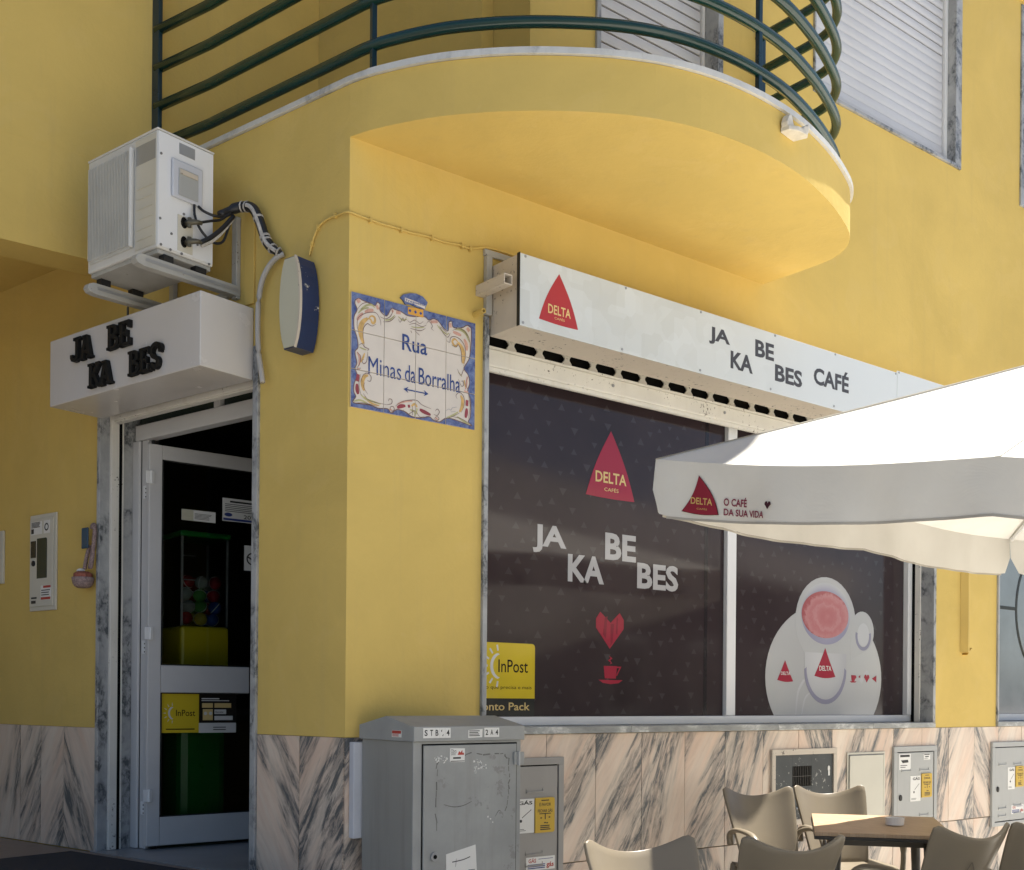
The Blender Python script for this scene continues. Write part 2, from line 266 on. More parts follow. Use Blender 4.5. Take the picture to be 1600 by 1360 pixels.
# ------------------------------------------------------------------ mesh builder
class MB:
    def __init__(s): s.v = []; s.f = []
    def add(s, verts, faces):
        b = len(s.v); s.v += [Vector(q) for q in verts]; s.f += [tuple(i+b for i in f) for f in faces]; return s
    def box(s, F, u0, u1, v0, v1, w0, w1):
        if u0 > u1: u0, u1 = u1, u0
        if v0 > v1: v0, v1 = v1, v0
        if w0 > w1: w0, w1 = w1, w0
        q = [F @ Vector(p) for p in ((u0, v0, w0), (u1, v0, w0), (u1, v1, w0), (u0, v1, w0), (u0, v0, w1), (u1, v0, w1), (u1, v1, w1), (u0, v1, w1))]
        return s.add(q, [(3, 2, 1, 0), (4, 5, 6, 7), (0, 1, 5, 4), (1, 2, 6, 5), (2, 3, 7, 6), (3, 0, 4, 7)])
    def poly(s, F, pts, w0, w1, flat=False):
        """prism over an outline (flat: only the face at w1)"""
        area = sum(a[0]*b[1]-b[0]*a[1] for a, b in zip(pts, pts[1:]+pts[:1]))
        if area < 0: pts = pts[::-1]
        n = len(pts); tri = tessellate_polygon([[Vector((p[0], p[1], 0)) for p in pts]])
        fixed = []
        for t in tri:
            a, b, c = (pts[i] for i in t)
            if (b[0]-a[0])*(c[1]-a[1])-(b[1]-a[1])*(c[0]-a[0]) < 0: t = (t[0], t[2], t[1])
            fixed.append(tuple(t))
        top = [F @ Vector((p[0], p[1], w1)) for p in pts]
        if flat: return s.add(top, fixed)
        bot = [F @ Vector((p[0], p[1], w0)) for p in pts]
        f = [tuple(t) for t in fixed] + [tuple(n+i for i in (t[0], t[2], t[1])) for t in fixed]
        f += [(i, n+i, n+(i+1) % n, (i+1) % n) for i in range(n)]
        return s.add(top+bot, f)
    def tube(s, P, r, seg=8, caps=True, flat=1.0):
        P = [Vector(p) for p in P]; rs = r if isinstance(r, (list, tuple)) else [r]*len(P); ring = []
        up = Vector((0, 0, 1))
        for i, p in enumerate(P):
            d = (P[min(i+1, len(P)-1)]-P[max(i-1, 0)]).normalized()
            a = d.cross(up)
            if a.length < .15: a = d.cross(Vector((1, 0, 0)))
            a.normalize(); c = a.cross(d).normalized()
            ring.append([p + (a*math.cos(k*2*math.pi/seg) + c*flat*math.sin(k*2*math.pi/seg))*rs[i] for k in range(seg)])
        v = [q for rr in ring for q in rr]; f = []
        for i in range(len(P)-1):
            for k in range(seg): f.append((i*seg+k, i*seg+(k+1) % seg, (i+1)*seg+(k+1) % seg, (i+1)*seg+k))
        if caps: f += [tuple(range(seg))[::-1], tuple((len(P)-1)*seg+k for k in range(seg))]
        return s.add(v, f)
    def disc(s, F, cx, cy, r, w0, w1, seg=16, ry=None):
        return s.poly(F, [(cx+r*math.cos(2*math.pi*k/seg), cy+(ry or r)*math.sin(2*math.pi*k/seg)) for k in range(seg)], w0, w1)
    def ring(s, F, cx, cy, r0, r1, w0, w1, a0=0, a1=2*math.pi, seg=24, k=1.0):
        P = [(a0+(a1-a0)*i/seg) for i in range(seg+1)]
        o = [(cx+r1*math.cos(a), cy+k*r1*math.sin(a)) for a in P]; i_ = [(cx+r0*math.cos(a), cy+k*r0*math.sin(a)) for a in P]
        for j in range(seg): s.poly(F, [i_[j], o[j], o[j+1], i_[j+1]], w0, w1)
        return s
    def sphere(s, c, r, seg=10, rings=7, sc=(1, 1, 1)):
        v = []; f = []; c = Vector(c)
        for i in range(rings+1):
            th = math.pi*i/rings
            for k in range(seg):
                ph = 2*math.pi*k/seg; v.append(c+Vector((r*sc[0]*math.sin(th)*math.cos(ph), r*sc[1]*math.sin(th)*math.sin(ph), r*sc[2]*math.cos(th))))
        for i in range(rings):
            for k in range(seg): f.append((i*seg+k, (i+1)*seg+k, (i+1)*seg+(k+1) % seg, i*seg+(k+1) % seg))
        return s.add(v, f)
    def stroke(s, F, P, wd, w, taper=True):
        """painted stroke: flat ribbon along a smooth line, on the plane w"""
        Q = smooth2(P); n = len(Q); a = []; b = []
        for i, p in enumerate(Q):
            q0, q1 = Q[max(i-1, 0)], Q[min(i+1, n-1)]; dx, dy = q1[0]-q0[0], q1[1]-q0[1]; l = math.hypot(dx, dy) or 1
            h = wd/2*((.35+.65*math.sin(math.pi*min(1, max(0, (i+.6)/(n+.2))))) if taper else 1)
            a.append(F @ Vector((p[0]-dy/l*h, p[1]+dx/l*h, w))); b.append(F @ Vector((p[0]+dy/l*h, p[1]-dx/l*h, w)))
        return s.add(a+b, [(i, n+i, n+i+1, i+1) for i in range(n-1)])
    def sheet(s, rows):
        nr, nc = len(rows), len(rows[0])
        return s.add([p for r in rows for p in r], [(i*nc+j, i*nc+j+1, (i+1)*nc+j+1, (i+1)*nc+j) for i in range(nr-1) for j in range(nc-1)])
    def merge(s, o): return s.add(o.v, o.f)
def smooth2(P, k=4):
    if len(P) < 3: return list(P)
    out = []
    for i in range(len(P)-1):
        p0, p1, p2, p3 = P[max(i-1, 0)], P[i], P[i+1], P[min(i+2, len(P)-1)]
        for j in range(k):
            t = j/k; t2, t3 = t*t, t*t*t
            out.append(tuple(.5*((2*p1[d])+(-p0[d]+p2[d])*t+(2*p0[d]-5*p1[d]+4*p2[d]-p3[d])*t2+(-p0[d]+3*p1[d]-3*p2[d]+p3[d])*t3) for d in range(len(p1))))
    out.append(tuple(P[-1])); return out

ORG = {}                       # world offset of every thing's base
def thing(name, label, cat, loc=(0, 0, 0), group=None, rot=None):
    o = bpy.data.objects.new(name, None); COL.objects.link(o); o.location = loc; o.empty_display_size = .1
    if rot is not None: o.rotation_euler = (0, 0, rot)
    o['label'] = label; o['category'] = cat
    if group: o['group'] = group
    ORG[o.name] = Vector(loc); return o
def tag(o, label, cat, group=None):
    o['label'] = label; o['category'] = cat
    if group: o['group'] = group
    return o
def build(name, mb, m, parent=None, label=None, bevel=0, smooth=False, kind=None, local=False, base=None):
    """link one mesh object; vertices are given in world space unless local"""
    me = bpy.data.meshes.new(name)
    off = Vector((0, 0, 0))
    if parent is not None and not local: off = ORG[parent.name]
    elif parent is None and base is not None: off = Vector(base)
    me.from_pydata([tuple(v-off) for v in mb.v], [], mb.f); me.update()
    if smooth:
        me.polygons.foreach_set('use_smooth', [True]*len(me.polygons))
    me.materials.append(MATS[m]); o = bpy.data.objects.new(name, me); COL.objects.link(o)
    if parent is not None: o.parent = parent
    elif base is not None: o.location = off
    ORG[o.name] = off
    if label: o['label'] = label
    if kind: o['kind'] = kind
    if bevel:
        b = o.modifiers.new('bevel', 'BEVEL'); b.width = bevel; b.segments = 2; b.limit_method = 'ANGLE'; b.angle_limit = math.radians(40)
    return o
def structure(name, mb, m): return build(name, mb, m, kind='structure')
_tc = {}
def text(mb, F, body, u0, v0, u1, v1, w0, w1=None, bold=0.0, warp=None):
    """lettering fitted into a box of the frame's plane, from the built-in font"""
    key = (body, bold, w1 is None)
    if key not in _tc:
        c = bpy.data.curves.new('lettering', 'FONT'); c.body = body; c.offset = bold; c.resolution_u = 3
        if w1 is not None: c.extrude = .5
        o = bpy.data.objects.new('lettering', c); COL.objects.link(o)
        dg = bpy.context.evaluated_depsgraph_get(); me = bpy.data.meshes.new_from_object(o.evaluated_get(dg))
        _tc[key] = ([tuple(v.co) for v in me.vertices], [tuple(p.vertices) for p in me.polygons])
        bpy.data.objects.remove(o); bpy.data.curves.remove(c); bpy.data.meshes.remove(me)
    V, Fc = _tc[key]
    x0, x1 = min(v[0] for v in V), max(v[0] for v in V); y0, y1 = min(v[1] for v in V), max(v[1] for v in V)
    out = []
    for x, y, z in V:
        u = u0+(u1-u0)*(x-x0)/(x1-x0); v = v0+(v1-v0)*(y-y0)/(y1-y0); w_ = w0 if w1 is None else w0+(w1-w0)*(z+.5)
        out.append(warp(u, v, w_) if warp else F @ Vector((u, v, w_)))
    return mb.add(out, Fc)
def lines(mb, F, u0, u1, v0, v1, n, w, h=.35, rnd=.3):
    """rows of tiny unreadable print"""
    for i in range(n):
        a = v1-(v1-v0)*(i+.15)/n; b = a-(v1-v0)/n*h; e = u1-(u1-u0)*rnd*random.random()
        mb.add([F @ Vector(q) for q in ((u0, b, w), (e, b, w), (e, a, w), (u0, a, w))], [(0, 1, 2, 3)])
    return mb
def quad(mb, F, u0, u1, v0, v1, w):
    if u0 > u1: u0, u1 = u1, u0
    if v0 > v1: v0, v1 = v1, v0
    return mb.add([F @ Vector(q) for q in ((u0, v0, w), (u1, v0, w), (u1, v1, w), (u0, v1, w))], [(0, 1, 2, 3)])
def arcpts(cx, cy, rx, ry, a0, a1, n): return [(cx+rx*math.cos(a0+(a1-a0)*i/n), cy+ry*math.sin(a0+(a1-a0)*i/n)) for i in range(n+1)]
def sail(x0, x1, z0, z1, zb0=None, apex=.5, bulge=.06, belly=.0):
    """the curved red triangle: two bowed sides, slightly bowed foot"""
    zb0 = z0 if zb0 is None else zb0; ax = x0+(x1-x0)*apex; W = x1-x0; P = []
    for i in range(9): t = i/8; P.append((x0+(ax-x0)*t - W*bulge*math.sin(math.pi*t), zb0+(z1-zb0)*t))
    for i in range(1, 9): t = i/8; P.append((ax+(x1-ax)*t + W*bulge*math.sin(math.pi*t), z1+(z0-z1)*t))
    for i in range(1, 8): t = i/8; P.append((x1+(x0-x1)*t, z0+(zb0-z0)*t - belly*math.sin(math.pi*t)))
    return P
def heart(cx, cz, wd, h):
    return [(cx, cz-h/2), (cx+wd*.28, cz-h*.12), (cx+wd/2, cz+h*.12), (cx+wd*.44, cz+h*.36), (cx+wd*.25, cz+h/2), (cx+wd*.08, cz+h*.42), (cx, cz+h*.22), (cx-wd*.08, cz+h*.42), (cx-wd*.25, cz+h/2), (cx-wd*.44, cz+h*.36), (cx-wd/2, cz+h*.12), (cx-wd*.28, cz-h*.12)]
TILE_FIELD=[(0.027,3.089),(0.045,3.1),(0.063,3.096),(0.084,3.093),(0.127,3.087),(0.14,3.104),(0.154,3.096),(0.154,3.07),(0.188,3.053),(0.213,3.092),(0.231,3.092),(0.269,3.088),(0.297,3.079),(0.339,3.083),(0.39,3.094),(0.416,3.083),(0.442,3.095),(0.47,3.089),(0.499,3.063),(0.525,3.057),(0.528,3.096),(0.545,3.104),(0.554,3.079),(0.603,3.087),(0.633,3.104),(0.656,3.095),(0.657,3.029),(0.653,2.983),(0.645,2.946),(0.622,2.911),(0.618,2.894),(0.643,2.87),(0.65,2.833),(0.64,2.798),(0.655,2.762),(0.659,2.718),(0.655,2.673),(0.645,2.652),(0.666,2.636),(0.621,2.642),(0.553,2.651),(0.513,2.647),(0.48,2.626),(0.447,2.629),(0.421,2.641),(0.382,2.629),(0.33,2.626),(0.292,2.642),(0.248,2.645),(0.217,2.625),(0.198,2.64),(0.149,2.635),(0.101,2.642),(0.02,2.639),(0.034,2.667),(0.024,2.686),(0.025,2.722),(0.04,2.761),(0.029,2.79),(0.038,2.817),(0.028,2.862),(0.043,2.885),(0.038,2.926),(0.023,2.964),(0.022,3.015),(0.037,3.049),(0.026,3.073)]
TILE_CROWN=[(0.262,3.154),(0.277,3.17),(0.312,3.184),(0.344,3.19),(0.383,3.184),(0.41,3.163),(0.399,3.138),(0.393,3.127),(0.37,3.127),(0.338,3.131),(0.313,3.133),(0.29,3.128),(0.278,3.142)]
TILE_SHIELD=[(0.301,3.119),(0.385,3.125),(0.385,3.088),(0.302,3.086)]
TILE_STROKES=[
('o',0.0101,[(0.071,2.906),(0.059,2.935),(0.055,2.971),(0.067,3.001),(0.091,3.022)]),
('o',0.0046,[(0.091,3.022),(0.106,3.02),(0.115,3.006),(0.127,3.014),(0.127,3.032),(0.112,3.037),(0.097,3.026)]),
('k',0.0018,[(0.044,2.953),(0.037,2.982),(0.043,3.014),(0.067,3.035),(0.097,3.049),(0.133,3.055),(0.155,3.028),(0.158,3.005)]),
('k',0.0018,[(0.074,2.899),(0.068,2.937),(0.07,2.974),(0.088,2.998),(0.1,2.995),(0.115,2.993),(0.133,3.005)]),
('p',0.0064,[(0.037,3.003),(0.049,3.021),(0.067,3.04)]),
('p',0.0064,[(0.076,3.046),(0.097,3.058),(0.121,3.065)]),
('p',0.0083,[(0.036,3.083),(0.051,3.094)]),
('p',0.0064,[(0.137,3.09),(0.145,3.073)]),
('g',0.0037,[(0.055,3.053),(0.078,3.074),(0.108,3.086),(0.127,3.077)]),
('g',0.0032,[(0.043,3.035),(0.066,3.058),(0.096,3.07)]),
('k',0.0014,[(0.037,3.049),(0.06,3.078),(0.096,3.093),(0.133,3.083)]),
('k',0.0018,[(0.154,3.043),(0.182,3.039),(0.207,3.055),(0.219,3.078),(0.213,3.09)]),
('g',0.0028,[(0.176,3.032),(0.207,3.042),(0.231,3.065)]),
('p',0.0064,[(0.238,3.08),(0.263,3.083)]),
('p',0.0055,[(0.216,3.086),(0.225,3.079)]),
('k',0.0018,[(0.17,3.023),(0.207,3.034),(0.235,3.061)]),
('k',0.0014,[(0.25,3.053),(0.26,3.04),(0.275,3.064),(0.282,3.049),(0.294,3.073)]),
('g',0.0028,[(0.25,3.064),(0.275,3.053),(0.297,3.063)]),
('k',0.0014,[(0.298,3.058),(0.313,3.051),(0.339,3.067),(0.365,3.056),(0.385,3.071)]),
('k',0.0014,[(0.307,3.039),(0.339,3.051),(0.378,3.045),(0.403,3.059)]),
('k',0.0018,[(0.314,3.024),(0.339,3.024),(0.371,3.025),(0.397,3.041)]),
('g',0.0023,[(0.32,3.033),(0.352,3.035),(0.391,3.045)]),
('k',0.0014,[(0.339,3.019),(0.365,3.003)]),
('k',0.0018,[(0.317,3.014),(0.323,3.005)]),
('k',0.0014,[(0.403,3.064),(0.416,3.078),(0.436,3.06),(0.43,3.048),(0.443,3.04)]),
('p',0.0064,[(0.426,3.077),(0.465,3.086)]),
('g',0.0028,[(0.462,3.071),(0.482,3.054),(0.516,3.039),(0.529,3.047)]),
('k',0.0018,[(0.475,3.069),(0.496,3.04),(0.522,3.026),(0.536,3.048)]),
('k',0.0014,[(0.482,3.065),(0.512,3.049)]),
('o',0.0092,[(0.583,3.014),(0.604,2.99),(0.614,2.959),(0.611,2.92)]),
('o',0.0046,[(0.583,3.014),(0.563,3.026),(0.549,3.013),(0.56,2.995),(0.576,2.999),(0.576,3.01)]),
('k',0.0018,[(0.513,3.011),(0.533,3.004),(0.539,3.027),(0.563,3.037),(0.597,3.028),(0.621,2.999),(0.625,2.956),(0.615,2.91)]),
('k',0.0018,[(0.543,2.995),(0.57,2.989),(0.583,3.003),(0.6,2.973),(0.601,2.924)]),
('p',0.0064,[(0.552,3.057),(0.576,3.054),(0.6,3.05)]),
('p',0.0074,[(0.617,3.037),(0.631,3.012),(0.632,2.985)]),
('p',0.0083,[(0.633,3.093),(0.647,3.079)]),
('p',0.0064,[(0.535,3.095),(0.539,3.074)]),
('g',0.0037,[(0.562,3.07),(0.596,3.074),(0.627,3.061),(0.648,3.027)]),
('g',0.0032,[(0.576,3.081),(0.616,3.076),(0.644,3.048)]),
('k',0.0014,[(0.549,3.062),(0.582,3.08),(0.623,3.072),(0.648,3.038),(0.65,2.983)]),
('k',0.0018,[(0.047,2.894),(0.062,2.905),(0.077,2.892),(0.098,2.888),(0.089,2.879)]),
('g',0.0028,[(0.05,2.887),(0.068,2.883),(0.086,2.881)]),
('p',0.0046,[(0.039,2.864),(0.051,2.84),(0.048,2.804)]),
('k',0.0018,[(0.036,2.863),(0.057,2.847),(0.051,2.814),(0.036,2.791)]),
('k',0.0018,[(0.092,2.874),(0.087,2.832),(0.072,2.818),(0.063,2.83),(0.072,2.837)]),
('o',0.0037,[(0.077,2.866),(0.069,2.844),(0.057,2.821)]),
('k',0.0014,[(0.039,2.792),(0.048,2.786),(0.057,2.798)]),
('p',0.0037,[(0.039,2.786),(0.051,2.794)]),
('o',0.0074,[(0.096,2.771),(0.078,2.763),(0.067,2.74),(0.07,2.714),(0.076,2.7)]),
('k',0.0018,[(0.058,2.738),(0.069,2.766),(0.09,2.78),(0.11,2.768),(0.107,2.747),(0.091,2.747)]),
('r',0.0074,[(0.045,2.767),(0.04,2.735)]),
('r',0.0074,[(0.039,2.724),(0.04,2.699),(0.045,2.679)]),
('k',0.0014,[(0.057,2.769),(0.049,2.731),(0.052,2.701),(0.061,2.677)]),
('k',0.0014,[(0.079,2.737),(0.073,2.715),(0.094,2.687)]),
('g',0.0037,[(0.058,2.681),(0.082,2.665),(0.119,2.66),(0.161,2.654)]),
('g',0.0037,[(0.023,2.644),(0.058,2.655),(0.095,2.646)]),
('k',0.0014,[(0.07,2.688),(0.1,2.662),(0.149,2.658),(0.192,2.657)]),
('o',0.0032,[(0.076,2.674),(0.107,2.653),(0.155,2.646)]),
('k',0.0014,[(0.029,2.638),(0.082,2.646),(0.143,2.641)]),
('k',0.0018,[(0.192,2.657),(0.217,2.666),(0.22,2.683),(0.207,2.686),(0.201,2.674)]),
('k',0.0018,[(0.217,2.629),(0.233,2.642),(0.226,2.655),(0.211,2.649),(0.214,2.639)]),
('p',0.0037,[(0.208,2.641),(0.223,2.636)]),
('r',0.0074,[(0.248,2.653),(0.267,2.663),(0.292,2.669)]),
('r',0.0064,[(0.305,2.669),(0.317,2.672)]),
('o',0.0046,[(0.324,2.673),(0.343,2.685),(0.356,2.673)]),
('k',0.0018,[(0.239,2.659),(0.273,2.684),(0.317,2.699),(0.355,2.703),(0.381,2.688),(0.433,2.678)]),
('p',0.0037,[(0.248,2.669),(0.285,2.687),(0.33,2.697)]),
('g',0.0037,[(0.317,2.656),(0.343,2.65),(0.343,2.628)]),
('g',0.0037,[(0.356,2.668),(0.35,2.64)]),
('r',0.0074,[(0.369,2.665),(0.394,2.658),(0.43,2.65)]),
('k',0.0014,[(0.279,2.65),(0.305,2.633),(0.343,2.655),(0.369,2.632),(0.395,2.637)]),
('k',0.0014,[(0.33,2.674),(0.33,2.632)]),
('k',0.0018,[(0.447,2.656),(0.466,2.653),(0.479,2.672),(0.466,2.683),(0.456,2.671)]),
('k',0.0018,[(0.447,2.639),(0.463,2.629),(0.477,2.639),(0.467,2.648),(0.453,2.641)]),
('p',0.0037,[(0.457,2.641),(0.47,2.635)]),
('k',0.0018,[(0.578,2.889),(0.598,2.862),(0.612,2.887),(0.618,2.899)]),
('g',0.0023,[(0.585,2.876),(0.605,2.858)]),
('k',0.0018,[(0.585,2.843),(0.602,2.813),(0.616,2.821),(0.612,2.837),(0.602,2.835)]),
('p',0.0041,[(0.636,2.864),(0.633,2.83),(0.626,2.801)]),
('o',0.0028,[(0.619,2.844),(0.626,2.812)]),
('k',0.0014,[(0.643,2.868),(0.629,2.829),(0.643,2.798)]),
('p',0.0037,[(0.619,2.794),(0.643,2.79)]),
('o',0.0069,[(0.599,2.769),(0.61,2.748),(0.607,2.715),(0.593,2.69)]),
('k',0.0018,[(0.579,2.749),(0.572,2.764),(0.592,2.781),(0.616,2.766),(0.62,2.728),(0.603,2.689)]),
('r',0.0074,[(0.637,2.753),(0.635,2.725)]),
('r',0.0074,[(0.635,2.714),(0.633,2.691),(0.628,2.668)]),
('k',0.0014,[(0.644,2.782),(0.654,2.728),(0.645,2.665)]),
('g',0.0037,[(0.586,2.689),(0.553,2.667),(0.52,2.651)]),
('g',0.0037,[(0.58,2.666),(0.614,2.652),(0.648,2.641)]),
('k',0.0014,[(0.593,2.685),(0.553,2.662),(0.506,2.641)]),
('k',0.0014,[(0.553,2.662),(0.607,2.659),(0.648,2.644)]),
('b',0.0014,[(0.516,2.683),(0.532,2.694),(0.543,2.69),(0.553,2.703),(0.579,2.71)]),
('b',0.0011,[(0.543,2.682),(0.57,2.689)]),
]
# ================================================================== SETTING
structure('pavement', MB().poly(I4, [(-2.9, -300), (300, -300), (300, 6), (-2.9, 6)], -.4, 0.0), 'limestone_paving')
structure('added_dark_street', MB().poly(I4, [(-300, -300), (-3.05, -300), (-3.05, 300), (-300, 300)], -.6, -.12), 'asphalt')  # unseen asphalt added to cut the light bounced onto the entrance side
structure('kerb', MB().box(I4, -3.049, -2.901, -300, 300, -.3, .004), 'pale_marble')
# raised porch in front of the entrance (about half a metre above the cafe terrace)
P = lambda t, n: tuple((LD*t+LN*n).to_2d())
structure('porch_floor', MB().poly(I4, [P(-.02, .004), P(-.02, 4.2), P(7, 4.2), P(7, .02), P(1.95, .02), P(.6, .02)], -.5, .5), 'porch_tile')
structure('doorway_floor', MB().poly(I4, [P(.6, .018), P(1.95, .018), P(1.95, -.2), (2.6, 2.2), (2.6, .4), P(.6, -.2)], .3, .506), 'threshold_tile')

# ================================================================== BUILDING
B = thing('cafe_building', 'yellow corner building with a rounded balcony, marble base and cafe windows', 'building')
def bpart(name, mb, m, **k): return build(name, mb, m, B, **k)
# --- front wall (faces the terrace), 0.3 m thick, openings left free
fw = MB()
fw.box(RF, 0, 12, 0, 1.172, -.3, -.02)
fw.box(RF, 0, .734, 1.172, 3.8, -.3, 0); fw.box(RF, 4.63, 5.462, 1.172, 3.8, -.3, 0); fw.box(RF, 7.9, 12, 1.172, 3.8, -.3, 0)
fw.box(RF, .734, 4.63, 3.17, 3.8, -.3, 0); fw.box(RF, 5.462, 7.9, 3.0, 3.8, -.3, 0)
bpart('front_wall', fw, 'yellow_plaster')
uw = MB()   # upper floor front wall round the balcony door and the shuttered windows
uw.box(RF, 1.008, 1.441, 3.8, 6.6, -.3, 0); uw.box(RF, 1.441, 2.412, 3.8, 4.03, -.3, 0); uw.box(RF, 1.441, 2.412, 6.3, 6.6, -.3, 0)
uw.box(RF, 2.412, 3.244, 3.8, 6.6, -.3, 0); uw.box(RF, 3.244, 4.915, 3.8, 5.092, -.3, 0); uw.box(RF, 3.244, 4.915, 6.585, 6.6, -.3, 0)
uw.box(RF, 4.915, 5.738, 3.8, 6.6, -.3, 0); uw.box(RF, 5.738, 7.4, 3.8, 5.07, -.3, 0); uw.box(RF, 5.738, 7.4, 6.585, 6.6, -.3, 0); uw.box(RF, 7.4, 12, 3.8, 6.6, -.3, 0)
bpart('upper_wall', uw, 'yellow_plaster')
# --- entrance wall
ew = MB()
ew.box(LF, -.0, -.589, 0, 1.172, -.3, -.02); ew.box(LF, -.0, -.589, 1.172, 3.8, -.3, 0)
ew.box(LF, -.589, -1.926, 3.0, 3.8, -.3, 0); ew.box(LF, -1.926, -7, 0, 1.172, -.3, -.02); ew.box(LF, -1.926, -7, 1.172, 3.8, -.3, 0)
bpart('entrance_wall', ew, 'yellow_plaster')
# --- upper floor: recess walls and the block over the porch
JY = 1.483; jx = JY*LD.x/LD.y
rc = MB()
rc.poly(I4, [(1.008, .301), (1.308, .301), (1.008+jx+.3, JY-.002), (1.008+jx, JY-.002), (1.008+LD.x/LD.y*.301, .301)], 4.03, 6.6)
bpart('recess_wall', rc, 'yellow_plaster')
bl = MB()
bl.box(I4, -4.2, .65, JY, 8, 4.06, 6.6); bl.box(I4, -4.2, -.36, JY+.001, 8, 3.75, 4.06)
bpart('upper_block', bl, 'yellow_plaster')
bpart('porch_beam', MB().box(I4, -4.2, -.385, JY, 1.715, 3.544, 3.75), 'yellow_plaster')
for y0, y1 in ((JY+.02, 2.05), (3.3, 4.1)): bpart('unseen_shade_pillar', MB().box(I4, -4.15, -3.6, y0, y1, .5, 3.543 if y0 < 2 else 3.749), 'yellow_plaster')  # unseen pillars added to keep light off the porch wall
bpart('unseen_shade_wall', MB().box(I4, -4.15, -1.45, 5.6, 5.9, .5, 3.749), 'yellow_plaster')  # unseen wall, added with the pillars to darken the porch
bpart('roof', MB().poly(I4, [(-4.25, 1.4), (-.47, 1.4), (-.06, -.02), (12, -.02), (12, 8), (-4.25, 8)], 6.602, 6.85), 'yellow_plaster')  # unseen roof, outline drawn out over the balcony recess to block sun
bpart('unseen_shade_slab', MB().poly(I4, smooth2([(.05, -.021), (.15, -.7), (.4, -1.1), (.85, -1.32), (1.6, -1.41), (2.2, -1.43), (2.42, -1.41), (2.58, -1.34), (2.72, -1.21), (2.82, -1.0), (2.87, -.6), (2.87, -.021)], 3), 6.61, 6.84), 'yellow_plaster')  # made-up slab above the view, shaped to shade the parasol corner
# --- dark cafe interior
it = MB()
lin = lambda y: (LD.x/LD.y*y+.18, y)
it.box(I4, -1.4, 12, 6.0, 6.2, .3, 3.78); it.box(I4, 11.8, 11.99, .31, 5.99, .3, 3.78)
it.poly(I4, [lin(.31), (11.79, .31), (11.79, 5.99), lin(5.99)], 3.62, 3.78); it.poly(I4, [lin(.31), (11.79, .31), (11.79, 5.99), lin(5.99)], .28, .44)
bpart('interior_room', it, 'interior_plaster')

# --- rounded balcony
OUT = [(0, 0), (.035, -.10), (.085, -.20), (.142, -.30), (.21, -.40), (.29, -.495), (.38, -.59), (.48, -.68), (.60, -.772), (.745, -.868), (.92, -.955), (1.13, -1.018), (1.35, -1.045), (1.57, -1.045), (1.80, -1.02), (2.03, -.965), (2.22, -.905), (2.40, -.835), (2.54, -.77), (2.65, -.695), (2.73, -.60), (2.775, -.50), (2.79, -.38), (2.792, -.2), (2.79, -.003)]
OUT = smooth2(OUT, 3)
Q = lambda t: tuple((LD*t).to_2d())
edge = [Q(1.526), Q(1.0), Q(.5)] + OUT
bpart('balcony_slab', MB().poly(I4, edge + [(2.79, .05), (1.0, .05), (.66, JY+.1), (-.3, JY+.1)], 3.8, 4.03), 'yellow_plaster')
# coping: pale marble pieces along the slab edge
def offs(P, d):
    r = []
    for i, p in enumerate(P):
        a, b = P[max(i-1, 0)], P[min(i+1, len(P)-1)]; dx, dy = b[0]-a[0], b[1]-a[1]; l = math.hypot(dx, dy); r.append((p[0]-dy/l*-d*-1, p[1]+dx/l*-d))
    return r
def outward(P, d):
    r = []
    for i, p in enumerate(P):
        a, b = P[max(i-1, 0)], P[min(i+1, len(P)-1)]; dx, dy = b[0]-a[0], b[1]-a[1]; l = math.hypot(dx, dy)
        r.append((p[0]+dy/l*d, p[1]-dx/l*d))      # right-hand side of the walking direction
    return r
# walking from the entrance wall round the corner: outside lies on the right-hand side
ed = []
for a, b in zip(edge[:3], edge[1:4]):
    for k in range(6): ed.append((a[0]+(b[0]-a[0])*k/6, a[1]+(b[1]-a[1])*k/6))
ed += OUT
EO = outward(ed, .016); EI = outward(ed, -.16)
cuts = [0, 11, 21, 34, 47, 60, 72, len(ed)-1]
for a, b in zip(cuts, cuts[1:]):
    o = EO[a:b+1]; i_ = EI[a:b+1]
    sh = .0015
    o = [(x, y) for x, y in o]
    if len(o) > 2:
        bpart('coping_stone', MB().poly(I4, o + i_[::-1], 4.032, 4.060), 'pale_marble', bevel=.004)
# balcony floor inside
# --- railing
RL = thing('x', 'x', 'x'); bpy.data.objects.remove(RL)
rail_post = MB(); rl_in = outward(ed, -.075)
start = Lp(1.50, -.05, 0); rl = [(start.x, start.y)] + [p for p in rl_in if (Vector(p)-Vector((start.x, start.y))).length > .05][4:]
rl = [p for p in rl if p[1] > -2]
rl[-1] = (2.725, -.0)
rail = bpart('balcony_railing', MB().box(I4, start.x-.004, start.x+.004, start.y-.004, start.y+.004, 4.061, 4.07), 'rail_green')
LFe = frame(Lp(1.49, -.045, 0), -LD, (0, 0, 1), LN)
build('end_post', MB().box(LFe, -.03, .03, 4.061, 5.25, -.012, .012), 'post_blue_green', rail, bevel=.003)
for z in (4.215, 4.415, 4.615, 4.815, 5.015, 5.215):
    build('rail', MB().tube([(p[0], p[1], z) for p in rl], .0255, 10), 'rail_green', rail, smooth=True)
for px_, py_ in ((.045, -.055), (1.545, -.985)):
    d = min(rl, key=lambda p: (p[0]-px_)**2+(p[1]-py_)**2)
    build('post', MB().box(I4, d[0]-.012, d[0]+.012, d[1]-.012, d[1]+.012, 4.061, 5.2), 'post_blue_green', rail, bevel=.002)
build('wall_post', MB().box(RF, 2.722, 2.762, 4.061, 5.25, .004, .03), 'post_blue_green', rail, bevel=.003)

